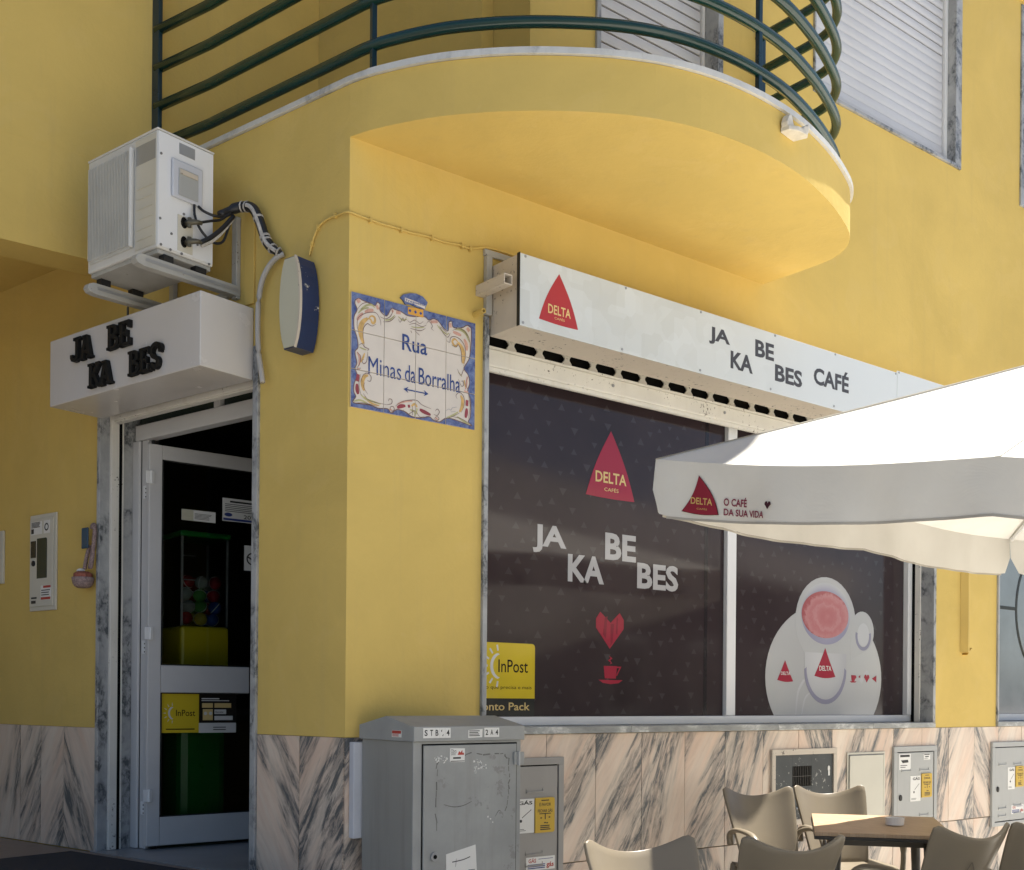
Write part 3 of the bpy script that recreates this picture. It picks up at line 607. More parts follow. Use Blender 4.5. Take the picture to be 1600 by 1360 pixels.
# --- marble slabs on the base, each its own piece
def slab_mesh(wd, h):
    me = bpy.data.meshes.new('marble_slab'); mb = MB().box(I4, .0018, wd-.0018, .0018, h-.0018, -.02, .004)
    me.from_pydata([tuple(v) for v in mb.v], [], mb.f); me.materials.append(MATS['pink_marble']); return me
_sm = {}
def slab(F, u, v, wd, h):
    k = (round(wd, 3), round(h, 3))
    if k not in _sm: _sm[k] = slab_mesh(wd, h)
    o = bpy.data.objects.new('marble_slab', _sm[k]); COL.objects.link(o); o.parent = B
    o.matrix_local = F @ Matrix.Translation((u, v, random.uniform(-.0016, 0)))
xs = [0, .147] + [.147+.3343*i for i in range(1, 36)]
for a, b in zip(xs, xs[1:]):
    slab(RF, a, .517, b-a, .655); slab(RF, a, 0, b-a, .515)
for a, b in ((.006, .291), (.291, .586)): slab(LF, -b, .5, b-a, .672)
tl = [1.929, 2.241, 2.48, 2.704, 2.98, 3.25]+[3.25+.3*i for i in range(1, 11)]
for a, b in zip(tl, tl[1:]): slab(LF, -b, .5, b-a, .672)

# --- stone linings and sill of the display window
st = MB(); st.box(RF, .734, .761, 1.21, 3.17, -.21, .018); build('stone_jamb', st, 'grey_marble', B, bevel=.003)
build('stone_jamb', MB().box(RF, 4.601, 4.631, 1.21, 3.17, -.21, .02), 'grey_marble', B, bevel=.003)
for a, b in ((.734, 1.72), (1.722, 2.94), (2.942, 3.9), (3.902, 4.631)):
    build('sill_stone', MB().box(RF, a, b, 1.1735, 1.209, -.2, .022), 'sill_marble', B, bevel=.003)
build('stone_jamb', MB().box(RF, 5.461, 5.484, 1.21, 3.0, -.2, .014), 'grey_marble', B, bevel=.003)
build('sill_stone', MB().box(RF, 5.461, 7.9, 1.1735, 1.209, -.2, .02), 'sill_marble', B, bevel=.003)
# --- display window
W = bpart('display_window', MB().box(RF, .762, 4.60, 3.052, 3.168, -.24, -.19), 'black_gap')
def wpart(name, mb, m, **k): return build(name, mb, m, W, **k)
wpart('frame', MB().box(RF, .762, 4.60, 1.2105, 1.256, -.2, -.150), 'white_aluminium', bevel=.004)
wpart('frame', MB().box(RF, .762, 4.60, 3.005, 3.05, -.2, -.150), 'white_aluminium', bevel=.004)
wpart('frame', MB().box(RF, 4.545, 4.599, 1.257, 3.004, -.2, -.143), 'white_aluminium', bevel=.004)
wpart('frame', MB().box(RF, .763, .80, 1.257, 3.004, -.2, -.150), 'white_aluminium', bevel=.004)
wpart('mullion', MB().box(RF, 2.672, 2.753, 1.257, 3.004, -.198, -.152), 'white_aluminium', bevel=.004)
wpart('pane', MB().box(RF, .801, 2.671, 1.257, 3.004, -.19, -.18), 'window_film')
wpart('pane', MB().box(RF, 2.754, 4.544, 1.257, 3.004, -.19, -.18), 'window_film')
wpart('seal_gap', MB().box(RF, 4.590, 4.5995, 1.211, 3.16, -.142, -.119), 'black_gap')
wpart('shutter_track', MB().box(RF, 4.586, 4.5998, 1.211, 3.16, -.118, -.078), 'chipped_paint', bevel=.002)
wpart('shutter_track', MB().box(RF, .7615, .775, 1.211, 3.16, -.118, -.078), 'chipped_paint', bevel=.002)
G = -.1785          # plane of the printed film
tri = MB(); rnd = random.Random(5); put = []
for i in range(1500):
    u = rnd.uniform(.86, 4.5); v = rnd.uniform(1.28, 2.96); s = rnd.uniform(.015, .027)
    if 2.6 < u < 2.8 or any((a-u)**2+(b-v)**2 < .075**2 for a, b in put): continue
    put.append((u, v))
    sg = 1 if rnd.random() > .3 else -1
    tri.add([RF @ Vector(q) for q in ((u-s, v-sg*s*.7, G-.0009), (u+s, v-sg*s*.7, G-.0009), (u, v+sg*s*.8, G-.0009))], [(0, 1, 2) if sg > 0 else (0, 2, 1)])
wpart('triangle_pattern', tri, 'film_triangle', kind='stuff')
wpart('film_seam', MB().box(RF, 2.50, 2.53, 1.258, 3.0, -.1799, -.1793), 'film_seam')
# left pane print
wpart('logo_triangle', MB().poly(RF, sail(1.563, 1.925, 2.442, 2.808, 2.444, .5, .045, .004), G-.001, G), 'print_red')
t = MB(); text(t, RF, 'DELTA', 1.632, 2.522, 1.862, 2.582, G+.0006, bold=.018); text(t, RF, 'CAFÉS', 1.697, 2.478, 1.803, 2.502, G+.0006, bold=.004); wpart('logo_lettering', t, 'print_gold')
t = MB()
for s, a in (('JA', (1.199, 2.105, 1.428, 2.252)), ('KA', (1.440, 1.970, 1.700, 2.116)), ('BE', (1.707, 2.108, 1.940, 2.254)), ('BES', (1.951, 1.966, 2.280, 2.112))):
    t = MB(); text(t, RF, s, *a, G+.0002, bold=.034); wpart('word', t, 'print_grey')
hx, hz = 1.748, 1.722
wpart('heart_print', MB().poly(RF, [(hx, 1.624), (hx+.103, 1.735), (hx+.103, 1.785), (hx+.072, 1.822), (hx+.004, 1.765), (hx-.072, 1.822), (hx-.103, 1.785), (hx-.103, 1.735)], G-.001, G), 'print_red')
t = MB()
for a in (((hx-.04, 1.79), (hx-.02, 1.80), (hx-.03, 1.68), (hx-.05, 1.70)), ((hx+.005, 1.76), (hx+.03, 1.76), (hx+.02, 1.66), (hx+.005, 1.64)), ((hx+.05, 1.80), (hx+.06, 1.79), (hx+.055, 1.70), (hx+.045, 1.71))): t.poly(RF, list(a), G, G+.0005)
wpart('heart_facets', t, 'heart_dark')
t = MB(); t.poly(RF, [(1.704, 1.530), (1.803, 1.530), (1.795, 1.462), (1.713, 1.462)], G-.001, G); t.poly(RF, [(1.667, 1.454), (1.846, 1.454), (1.815, 1.437), (1.755, 1.431), (1.70, 1.437)], G-.001, G)
t.poly(RF, [(1.803, 1.528), (1.836, 1.528), (1.803, 1.475), (1.798, 1.482), (1.822, 1.52), (1.803, 1.52)], G-.001, G); t.poly(RF, [(1.745, 1.585), (1.768, 1.572), (1.752, 1.56), (1.766, 1.545), (1.748, 1.538), (1.758, 1.548), (1.735, 1.56), (1.753, 1.572)], G-.001, G)
wpart('small_cup_print', t, 'print_red')
# yellow parcel-point sticker at the bottom left
def rrect(u0, u1, v0, v1, r, tr=True, br=False):
    P = [(u0, v0)]
    P += [(u1, v0)] if not br else arcpts(u1-r, v0+r, r, r, -math.pi/2, 0, 5)
    P += arcpts(u1-r, v1-r, r, r, 0, math.pi/2, 5) if tr else [(u1, v1)]
    return P+[(u0, v1)]
wpart('parcel_sticker', MB().poly(RF, rrect(.802, 1.220, 1.349, 1.630, .02), G-.001, G), 'print_yellow')
wpart('parcel_band', MB().poly(RF, [(.802, 1.260), (1.218, 1.260), (1.218, 1.347), (.802, 1.347)], G-.001, G), 'print_charcoal')
t = MB(); text(t, RF, 'InPost', .982, 1.480, 1.174, 1.545, G+.0005, bold=.006); text(t, RF, 'Tudo o que precisa e mais', .815, 1.391, 1.199, 1.414, G+.0005); wpart('parcel_lettering', t, 'print_black')
t = MB(); text(t, RF, 'Pronto Pack', .817, 1.288, 1.188, 1.328, G+.0005, bold=.012); wpart('band_lettering', t, 'print_gold')
t = MB(); c0 = (1.005, 1.512)
a = arcpts(.988, 1.512, .058, .066, math.radians(100), math.radians(260), 12); b = arcpts(1.003, 1.512, .055, .060, math.radians(258), math.radians(104), 12); t.poly(RF, a+b, G, G+.0005)
for k in range(7):
    an = math.radians(100+k*160/6); r0, r1 = .078, .108
    p = [(.992+r0*math.cos(an-.06), 1.512+r0*math.sin(an-.06)), (.992+r1*math.cos(an-.05), 1.512+r1*math.sin(an-.05)), (.992+r1*math.cos(an+.05), 1.512+r1*math.sin(an+.05)), (.992+r0*math.cos(an+.06), 1.512+r0*math.sin(an+.06))]
    t.poly(RF, p, G, G+.0005)
wpart('sun_mark', t, 'print_white')
# right pane: cut-out print of a cup on its saucer, seen from above
body = []
ccx, ccz = 3.675, 1.50
for i in range(0, 61):
    an = math.radians(-124+ i*(360-112)/60)   # saucer arc, open at the foot
    body.append((ccx+.612*math.cos(math.radians(-23-0)+0)*0, 0)) if False else None
sauc = arcpts(3.672, 1.50, .612, .475, math.radians(-31), math.radians(211), 40)
sauc = [p for p in sauc]
lob = []
def inside_cup(p): return ((p[0]-3.668)/.318)**2+((p[1]-1.87)/.285)**2 < 1
wpart('saucer_print', MB().poly(RF, [(4.18, 1.2575)]+sauc+[(3.165, 1.2575)], G-.001, G), 'saucer_tone')
wpart('cup_print', MB().disc(RF, 3.667, 1.862, .318, G, G+.0004, 36, .290), 'cup_white')
t = MB(); t.poly(RF, arcpts(4.06, 1.815, .132, .135, math.radians(-75), math.radians(125), 16)+[(3.93, 1.86), (3.93, 1.62)], G, G+.0006); wpart('handle_print', t, 'cup_white')
wpart('cup_body_print', MB().poly(RF, [(3.445, 1.66), (3.885, 1.66), (3.882, 1.56)] + arcpts(3.664, 1.545, .215, .2, 0, -math.pi, 14)+[(3.447, 1.56)], G, G+.0010), 'cup_wall')
a = arcpts(3.664, 1.55, .222, .222, math.radians(180), math.radians(360), 20); b = arcpts(3.664, 1.566, .200, .208, math.radians(360), math.radians(180), 20)
wpart('cup_foot_shadow', MB().poly(RF, a+b, G+.0008, G+.0016), 'cup_shade')
wpart('handle_hole', MB().disc(RF, 4.072, 1.795, .066, G+.0006, G+.0011, 20, .078), 'cup_light'); wpart('handle_shadow', MB().ring(RF, 4.072, 1.785, .066, .088, G+.0008, G+.0014, math.radians(165), math.radians(375), 16, 1.1), 'cup_shade')
wpart('coffee_print', MB().disc(RF, 3.657, 1.908, .247, G+.0006, G+.0020, 40, .152), 'foam_shaded')
wpart('cup_inner_print', MB().disc(RF, 3.664, 1.915, .262, G+.0004, G+.0010, 40, .200), 'cup_inner')
def clogo(nm_, P_): wpart(nm_, MB().poly(RF, P_, G+.0010, G+.0018), 'print_red')
clogo('cup_logo', sail(3.546, 3.768, 1.507, 1.692, 1.510, .5, -.01, .012)); clogo('saucer_logo', sail(3.174, 3.330, 1.471, 1.602, 1.478, .48, -.01, .008))
clogo('cup_icon', [(3.94, 1.522), (3.985, 1.522), (3.995, 1.518), (3.998, 1.504), (3.983, 1.497), (3.98, 1.488), (3.972, 1.482), (4.0, 1.482), (3.985, 1.473), (3.94, 1.473), (3.925, 1.482), (3.952, 1.482), (3.945, 1.488)])
clogo('leaf_icon', [(4.02, 1.510), (4.04, 1.525), (4.04, 1.505)]); clogo('heart_icon', heart(4.115, 1.502, .06, .055)); clogo('triangle_icon', [(4.175, 1.503), (4.225, 1.525), (4.225, 1.478)])
t = MB(); text(t, RF, 'DELTA', 3.595, 1.545, 3.722, 1.577, G+.0024, bold=.015); wpart('cup_lettering', t, 'print_white')
t = MB(); text(t, RF, 'DELTA', 3.208, 1.510, 3.300, 1.531, G+.0024, bold=.015); wpart('saucer_lettering', t, 'print_white')
wpart('facet_icon', MB().poly(RF, [(4.075, 1.535), (4.115, 1.56), (4.155, 1.53), (4.115, 1.465)], G+.0005, G+.0008), 'cup_light'); wpart('facet_icon', MB().poly(RF, [(4.03, 1.49), (4.058, 1.52), (4.074, 1.49), (4.06, 1.465)], G+.0005, G+.0008), 'cup_light')
t = MB(); t.stroke(RF, [(3.36, 1.26), (3.38, 1.40), (3.43, 1.47), (3.45, 1.48)], .02, G+.0004); t.stroke(RF, [(3.42, 1.26), (3.45, 1.36), (3.50, 1.40)], .015, G+.0004); wpart('steam_print', t, 'cup_light')
# --- rolled-up grille above the window
GR = bpart('roller_grille', MB().box(RF, .776, 4.585, 2.973, 3.056, -.112, -.078), 'chipped_paint', bevel=.006)
build('bar_lip', MB().box(RF, .776, 4.585, 3.057, 3.066, -.112, -.066), 'chipped_paint', GR); build('bar_foot', MB().box(RF, .778, 4.58, 2.950, 2.972, -.108, -.088), 'chipped_paint', GR)
build('dark_slot', MB().box(RF, .776, 4.585, 3.067, 3.169, -.14, -.125), 'black_gap', GR)
lk = []
for i in range(20):
    x = .985+i*.1832
    m_ = MB(); m_.poly(RF, [(x-.034, 3.067), (x+.034, 3.067), (x+.030, 3.085), (x+.016, 3.100), (x+.018, 3.112), (x+.048, 3.140), (x+.040, 3.150), (x+.008, 3.122), (x-.008, 3.122), (x-.040, 3.150), (x-.048, 3.140), (x-.018, 3.112), (x-.016, 3.100), (x-.030, 3.085)], -.104, -.096)
    build('grille_link', m_, 'chipped_paint', GR)
for x in (1.66, 2.55, 3.3):
    build('bolt', MB().disc(RF, x, 3.02, .009, -.078, -.074, 10), 'steel_grey', GR)
# --- third window at the right edge, with the round black emblem
W3 = bpart('side_window', MB().box(RF, 5.485, 7.9, 1.2105, 1.262, -.2, -.15), 'white_aluminium', bevel=.003)
build('pane', MB().box(RF, 5.485, 7.88, 1.263, 2.98, -.19, -.18), 'bluish_glass', W3)
t = MB(); t.ring(RF, 6.637, 2.075, .545, .570, -.1799, -.176, seg=48); t.box(RF, 5.49, 6.067, 2.066, 2.092, -.1799, -.1765); build('emblem', t, 'print_black', W3)
# --- shutters upstairs
def shutter(name, u0, u1, v0, v1, wf, gap_from, label):
    s = bpart(name, MB().box(RF, u0, u1, v0, v1, wf-.03, wf-.016), 'shutter_gap', label=label)
    n = int((v1-v0)/.0625)
    for i in range(n):
        a = v0+i*(v1-v0)/n; b = v0+(i+1)*(v1-v0)/n; g = .011 if a > gap_from else .002
        m_ = MB(); R_ = []
        for k in range(4):
            z = a+(b-a-g)*k/3; R_.append([RF @ Vector((u0+.002, z, wf-.004+.004*math.sin(math.pi*k/3))), RF @ Vector((u1-.002, z, wf-.004+.004*math.sin(math.pi*k/3)))])
        m_.sheet(R_); m_.add([R_[0][0], R_[0][1], RF @ Vector((u1-.002, a, wf-.014)), RF @ Vector((u0+.002, a, wf-.014))], [(0, 3, 2, 1)])
        m_.add([R_[3][0], R_[3][1], RF @ Vector((u1-.002, b-g, wf-.014)), RF @ Vector((u0+.002, b-g, wf-.014))], [(0, 1, 2, 3)])
        build('slat', m_, 'shutter_white', s)
    return s
s1 = shutter('shuttered_window', 3.29, 4.80, 5.125, 6.6, -.07, 5.80, None)
build('frame', MB().box(RF, 4.801, 4.835, 5.118, 6.6, -.1, -.05), 'white_aluminium', s1, bevel=.003); build('frame', MB().box(RF, 3.262, 3.289, 5.118, 6.6, -.1, -.05), 'white_aluminium', s1, bevel=.003)
build('stone_jamb', MB().box(RF, 4.836, 4.914, 5.094, 6.58, -.12, .012), 'grey_marble', s1, bevel=.003); build('stone_jamb', MB().box(RF, 3.246, 3.261, 5.094, 6.58, -.12, .012), 'grey_marble', s1, bevel=.003); build('stone_sill', MB().box(RF, 3.262, 4.8355, 5.094, 5.117, -.12, .016), 'grey_marble', s1, bevel=.003)
s2 = shutter('balcony_door', 1.472, 2.345, 4.075, 6.25, -.10, 4.0, None)
build('frame', MB().box(RF, 2.346, 2.366, 4.062, 6.25, -.13, -.085), 'white_aluminium', s2, bevel=.003)
build('stone_jamb', MB().box(RF, 2.367, 2.411, 4.032, 6.28, -.16, .014), 'grey_marble', s2, bevel=.003); build('stone_jamb', MB().box(RF, 1.442, 1.471, 4.032, 6.28, -.16, .014), 'grey_marble', s2, bevel=.003)
s3 = shutter('shuttered_window', 5.80, 7.3, 5.11, 6.6, -.07, 5.80, None)
build('stone_jamb', MB().box(RF, 5.739, 5.799, 5.072, 6.58, -.12, .012), 'grey_marble', s3, bevel=.003); build('stone_sill', MB().box(RF, 5.80, 7.398, 5.072, 5.108, -.12, .016), 'grey_marble', s3)
# --- entrance doorway
D = bpart('entrance_doorway', MB().box(LF, -.628, -1.875, 2.748, 2.832, -.25, -.19), 'door_aluminium', bevel=.004)
def dpart(name, mb, m, **k): return build(name, mb, m, D, **k)
dpart('stone_jamb', MB().box(LF, -.589, -.626, .5, 2.995, -.3, .016), 'grey_marble', bevel=.003)
dpart('stone_jamb', MB().box(LF, -1.898, -1.926, .5, 2.995, -.3, .012), 'grey_marble', bevel=.003)
dpart('shutter_track', MB().box(LF, -1.876, -1.8975, .508, 2.86, -.094, -.047), 'chipped_paint', bevel=.003)
dpart('track_gap', MB().box(LF, -1.880, -1.8977, .508, 2.84, -.113, -.095), 'black_gap')
dpart('track_lip', MB().box(LF, -1.876, -1.8975, .508, 2.84, -.121, -.114), 'chipped_paint')
dpart('shutter_bar', MB().box(LF, -.628, -1.896, 2.832, 2.862, -.1, -.045), 'chipped_paint', bevel=.004)
dpart('shutter_bar', MB().box(LF, -.66, -1.86, 2.822, 2.831, -.09, -.055), 'chipped_paint')
dpart('door_jamb', MB().box(LF, -1.835, -1.8975, .508, 2.747, -.27, -.19), 'door_aluminium', bevel=.004)
dpart('door_jamb', MB().box(LF, -1.775, -1.832, .508, 2.747, -.262, -.205), 'door_aluminium', bevel=.004)
dpart('jamb_seal', MB().box(LF, -1.832, -1.8351, .508, 2.747, -.262, -.203), 'black_rubber')
dpart('jamb_seal', MB().box(LF, -1.755, -1.774, .508, 2.747, -.262, -.225), 'black_rubber')
dpart('transom_pane', MB().box(LF, -.628, -1.875, 2.833, 2.99, -.23, -.222), 'shade_glass')
dpart('transom_bar', MB().box(LF, -1.14, -1.19, 2.833, 2.99, -.235, -.192), 'door_aluminium', bevel=.003)
DY = RFy(1.72)
D2 = bpart('open_door', MB().box(DY, -.232, -.158, .527, 2.717, -.045, 0), 'door_aluminium', bevel=.004)
def lpart(name, mb, m, **k): return build(name, mb, m, D2, **k)
lpart('stile', MB().box(DY, .64, .70, .527, 2.717, -.045, 0), 'door_aluminium', bevel=.004)
for a, b, e in ((2.640, 2.717, .639), (1.365, 1.515, .366), (.527, .683, .639)):
    lpart('rail', MB().box(DY, -.157, e, a, b, -.043, -.002), 'door_aluminium', bevel=.004)
lpart('glass_pane', MB().box(DY, -.157, .639, 1.516, 2.639, -.024, -.020), 'clear_glass')
lpart('glass_pane', MB().box(DY, -.157, .639, .684, 1.364, -.024, -.020), 'clear_glass')
lpart('pull_bar', MB().box(DY, .385, .41, 1.38, 1.56, -.04, .02), 'black_rubber', bevel=.008)
for a, b, c, d in ((-.154, -.149, .684, 1.364), (-.154, -.149, 1.516, 2.639), (-.157, .639, 2.634, 2.639), (-.157, .639, 1.359, 1.364), (-.157, .639, 1.5165, 1.522), (-.157, .639, .684, .689)):
    lpart('glazing_seal', MB().box(DY, a, b, c, d, -.02, -.004), 'black_rubber')
for z in (2.50, 1.652, .77):
    h = lpart('hinge', MB().box(DY, -.252, -.205, z, z+.068, .001, .010), 'white_aluminium', bevel=.003)
    build('knuckle', MB().tube([(-.222, 1.708, z), (-.222, 1.708, z+.068)], .007, 8), 'white_aluminium', h)
    h = dpart('hinge', MB().box(LF, -1.770, -1.808, z-.075, z-.003, -.204, -.196), 'white_aluminium', bevel=.003)
    t = MB()
    for k in range(3): t.disc(LF, -1.780, z-.065+k*.022, .004, -.196, -.1945, 8)
    build('hinge_screws', t, 'ink', h)
GP = -.0195
lpart('small_notice', MB().box(DY, -.04, .159, 2.325, 2.385, GP, GP+.001), 'label_white')
lpart('notice_tint', MB().box(DY, -.039, .028, 2.326, 2.384, GP+.001, GP+.0014), 'lamp_face')
lpart('notice', MB().box(DY, .20, .43, 2.345, 2.475, GP, GP+.001), 'label_white')
lpart('round_notice', MB().box(DY, .335, .43, 2.072, 2.216, GP, GP+.001), 'label_white')
t = MB(); lines(t, DY, .035, .15, 2.333, 2.368, 5, GP+.0018); lines(t, DY, .215, .42, 2.395, 2.445, 5, GP+.0016, rnd=.15); text(t, DY, '2024', .33, 2.366, .42, 2.388, GP+.0016, bold=.01); quad(t, DY, .245, .40, 2.452, 2.462, GP+.0016); lpart('notice_print', t, 'ink')
lpart('no_smoking_ring', MB().ring(DY, .385, 2.14, .028, .036, GP+.001, GP+.0016), 'ink'); lpart('no_smoking_bar', MB().poly(DY, [(.36, 2.155), (.41, 2.125), (.405, 2.118), (.355, 2.148)], GP+.001, GP+.0019), 'ink')
t = MB(); t.disc(DY, .236, 2.382, .024, GP+.001, GP+.0016, 16, .011); t.box(DY, .205, .43, 2.349, 2.362, GP+.001, GP+.0015); lpart('notice_emblem', t, 'ink_blue')
lpart('parcel_sticker', MB().box(DY, -.151, .070, 1.143, 1.359, GP, GP+.001), 'print_yellow')
lpart('parcel_info', MB().box(DY, .0705, .293, 1.197, 1.359, GP, GP+.001), 'print_black')
lpart('parcel_strip', MB().box(DY, .0705, .293, 1.141, 1.1965, GP, GP+.001), 'print_white')
t = MB(); text(t, DY, 'InPost', -.063, 1.235, .048, 1.270, GP+.0016, bold=.006); quad(t, DY, -.12, .045, 1.160, 1.166, GP+.0016); lines(t, DY, .155, .235, 1.150, 1.176, 2, GP+.0016); text(t, DY, 'Recebe', .168, 1.252, .215, 1.264, GP+.0024); lpart('parcel_lettering', t, 'print_black')
t = MB()
t.poly(DY, arcpts(-.082, 1.252, .026, .036, math.radians(100), math.radians(260), 10)+arcpts(-.072, 1.252, .026, .032, math.radians(256), math.radians(104), 10), GP+.001, GP+.0015)
for k in range(7):
    an = math.radians(95+k*170/6); t.poly(DY, [(-.08+.042*math.cos(an-.06), 1.252+.042*math.sin(an-.06)), (-.08+.06*math.cos(an), 1.252+.06*math.sin(an)), (-.08+.042*math.cos(an+.06), 1.252+.042*math.sin(an+.06))], GP+.001, GP+.0015)
t.box(DY, .162, .232, 1.246, 1.272, GP+.001, GP+.002); t.box(DY, .162, .272, 1.212, 1.236, GP+.001, GP+.002); quad(t, DY, .085, .19, 1.330, 1.336, GP+.0016); quad(t, DY, .085, .25, 1.320, 1.324, GP+.0016); t.disc(DY, .108, 1.250, .010, GP+.002, GP+.003, 10); t.disc(DY, .139, 1.250, .010, GP+.002, GP+.003, 10)
lpart('parcel_marks', t, 'print_white', kind='stuff')
t = MB(); t.box(DY, .088, .152, 1.282, 1.308, GP+.001, GP+.002); t.box(DY, .162, .262, 1.282, 1.308, GP+.001, GP+.002); t.box(DY, .093, .152, 1.212, 1.274, GP+.001, GP+.002); lpart('parcel_blocks', t, 'print_gold')
# ================================================================== SIGNS AND WALL FITTINGS ON THE CAFE FRONT
base = (.77, 0, 3.08)
S = thing('shop_sign', 'long white box sign with a red triangle logo and the cafe name above the window', 'sign', base)
def spart(name, mb, m, **k): return build(name, mb, m, S, **k)
spart('box', MB().box(RF, .773, 5.25, 3.082, 3.415, .003, .228), 'cream_panel', bevel=.003)
spart('face_panel', MB().box(RF, .77, 3.806, 3.079, 3.414, .229, .236), 'facet_print', bevel=.0015)
spart('face_panel', MB().box(RF, 3.809, 5.25, 3.079, 3.428, .229, .236), 'facet_print', bevel=.0015)
spart('face_edge', MB().box(RF, .7675, .7695, 3.078, 3.418, .215, .237), 'black_rubber')
spart('logo_triangle', MB().poly(RF, sail(.885, 1.130, 3.129, 3.370, 3.133, .5, .055, .004), .2361, .2368), 'sign_red')
t = MB(); text(t, RF, 'DELTA', .940, 3.172, 1.082, 3.216, .2374, bold=.018); text(t, RF, 'CAFÉS', .979, 3.150, 1.044, 3.163, .2374, bold=.003); spart('logo_lettering', t, 'sign_gold')
t = MB()
for s, a in (('JA', (2.062, 3.252, 2.230, 3.346)), ('KA', (2.236, 3.152, 2.421, 3.248)), ('BE', (2.440, 3.256, 2.602, 3.350)), ('BES', (2.612, 3.150, 2.856, 3.246)), ('CAFÉ', (2.963, 3.195, 3.303, 3.318))):
    t = MB(); text(t, RF, s, *a, .2365, bold=.034); spart('word', t, 'sign_charcoal')
for x, z in ((.801, 3.404), (.789, 3.094), (1.447, 3.404), (1.424, 3.094), (1.997, 3.403), (1.995, 3.095), (2.61, 3.403), (2.575, 3.097), (3.167, 3.405), (3.159, 3.097), (3.79, 3.405), (3.826, 3.418), (3.79, 3.097), (4.4, 3.418), (4.4, 3.097)):
    spart('screw', MB().disc(RF, x, z, .0065, .236, .2385, 8), 'steel_grey')
# steel channel and brackets at the sign's left end
t = thing('steel_bracket', 'rusty grey steel channel fixed to the wall behind the long sign box end', 'bracket', (.74, 0, 3.17))
build('channel', MB().box(RF, .733, .7665, 3.175, 3.455, .002, .03), 'bracket_paint', t, bevel=.003); build('top_plate', MB().box(RF, .728, .90, 3.457, 3.488, .002, .022), 'bracket_paint', t, bevel=.003)
X0 = .712
t = MB(); a, b = .0245, .019
for (u0, u1, v0, v1) in ((-a, a, b, a), (-a, a, -a, -b), (-a, -b, -b, b), (b, a, -b, b)): t.box(RF, X0+u0, X0+u1, 3.282+v0, 3.282+v1, .001, .222)
o = build('square_tube', t, 'cream_panel', base=(X0, 0, 3.282), bevel=.002); tag(o, 'short cream square tube sticking out of the wall beside the long sign', 'tube')
t = MB(); t.ring(frame((.682, 0, 3.168), (1, 0, 0), (0, 0, 1), (0, -1, 0)), 0, 0, .0085, .013, .001, .075, seg=12)
o = build('pipe_stub', t, 'paint_yellow', base=(.682, 0, 3.168)); tag(o, 'small yellow pipe stub sticking out of the wall under the square tube', 'pipe')

# ------------------------------------------------------------------ tile street sign
T = thing('tile_street_sign', 'glazed tile street name panel with blue border and painted scrolls', 'street sign', (.346, 0, 2.62))
TU = [.0085, .1775, .346, .5145, .683]; TV = [2.6185, 2.787, 2.9555, 3.124]
tm = None
for i in range(4):
    for j in range(3):
        build('tile', MB().box(RF, TU[i]+.0011, TU[i+1]-.0011, TV[j]+.0011, TV[j+1]-.0011, .001, .0095), 'tile_glaze_cream', T, bevel=.0012)
def cut_at_joints(mb, us=TU[1:4], vs_=TV[1:3]):
    """slice painted decoration along the tile joints so that the grout shows through"""
    bm = bmesh.new(); vv = [bm.verts.new(v) for v in mb.v]; bm.verts.ensure_lookup_table()
    for f in mb.f:
        try: bm.faces.new([vv[i] for i in f])
        except ValueError: pass
    for u in us:
        for d in (-.0015, .0015): bmesh.ops.bisect_plane(bm, geom=bm.verts[:]+bm.edges[:]+bm.faces[:], plane_co=(u+d, 0, 0), plane_no=(1, 0, 0))
    for v in vs_:
        for d in (-.0015, .0015): bmesh.ops.bisect_plane(bm, geom=bm.verts[:]+bm.edges[:]+bm.faces[:], plane_co=(0, 0, v+d), plane_no=(0, 0, 1))
    kill = [f for f in bm.faces if any(abs(f.calc_center_median().x-u) < .0014 for u in us) or any(abs(f.calc_center_median().z-v) < .0014 for v in vs_)]
    bmesh.ops.delete(bm, geom=kill, context='FACES'); bm.verts.index_update()
    out = MB(); out.v = [v.co.copy() for v in bm.verts]; out.f = [tuple(v.index for v in f.verts) for f in bm.faces]; bm.free(); return out
fr_ = [(TU[0]+.0012, TV[0]+.0012), (TU[4]-.0012, TV[0]+.0012), (TU[4]-.0012, TV[3]-.0012), (TU[0]+.0012, TV[3]-.0012)]
allp = fr_+TILE_FIELD; tri_ = tessellate_polygon([[Vector((p[0], p[1], 0)) for p in fr_], [Vector((p[0], p[1], 0)) for p in TILE_FIELD]]); fx = []
for t_ in tri_:
    a, b, c = (allp[i] for i in t_); fx.append(tuple(t_) if (b[0]-a[0])*(c[1]-a[1])-(b[1]-a[1])*(c[0]-a[0]) > 0 else (t_[0], t_[2], t_[1]))
build('painted_border', cut_at_joints(MB().add([RF @ Vector((p[0], p[1], .0100)) for p in allp], fx)), 'tile_glaze_blue', T)
fo = MB(); fo.stroke(RF, TILE_FIELD+[TILE_FIELD[0]], .0045, .0102, taper=False)
build('field_outline', cut_at_joints(fo), 'tile_k', T)
zz = .0103; order = {'p': 0, 'o': 1, 'g': 2, 'r': 3, 'k': 4, 'b': 5}; nm = {'p': 'painted_shells', 'o': 'painted_scrolls', 'g': 'painted_leaves', 'r': 'painted_beads', 'k': 'painted_outlines', 'b': 'painted_signature'}
for c in 'pogrkb':
    m_ = MB()
    for cc, wd, pts in TILE_STROKES:
        if cc == c: m_.stroke(RF, pts, wd*{'k': 1.8, 'b': 1.0}.get(c, 2.5), zz+.0002*order[c])
    build(nm[c], cut_at_joints(m_), 'tile_'+c, T, kind='stuff')
build('crest_tile', MB().poly(RF, TILE_CROWN, .001, .0095), 'tile_glaze_blue', T, label='small shield shaped crest tile on top of the panel', bevel=.001)
build('painted_shield', MB().poly(RF, TILE_SHIELD, .0104, .0108), 'tile_shield', T)
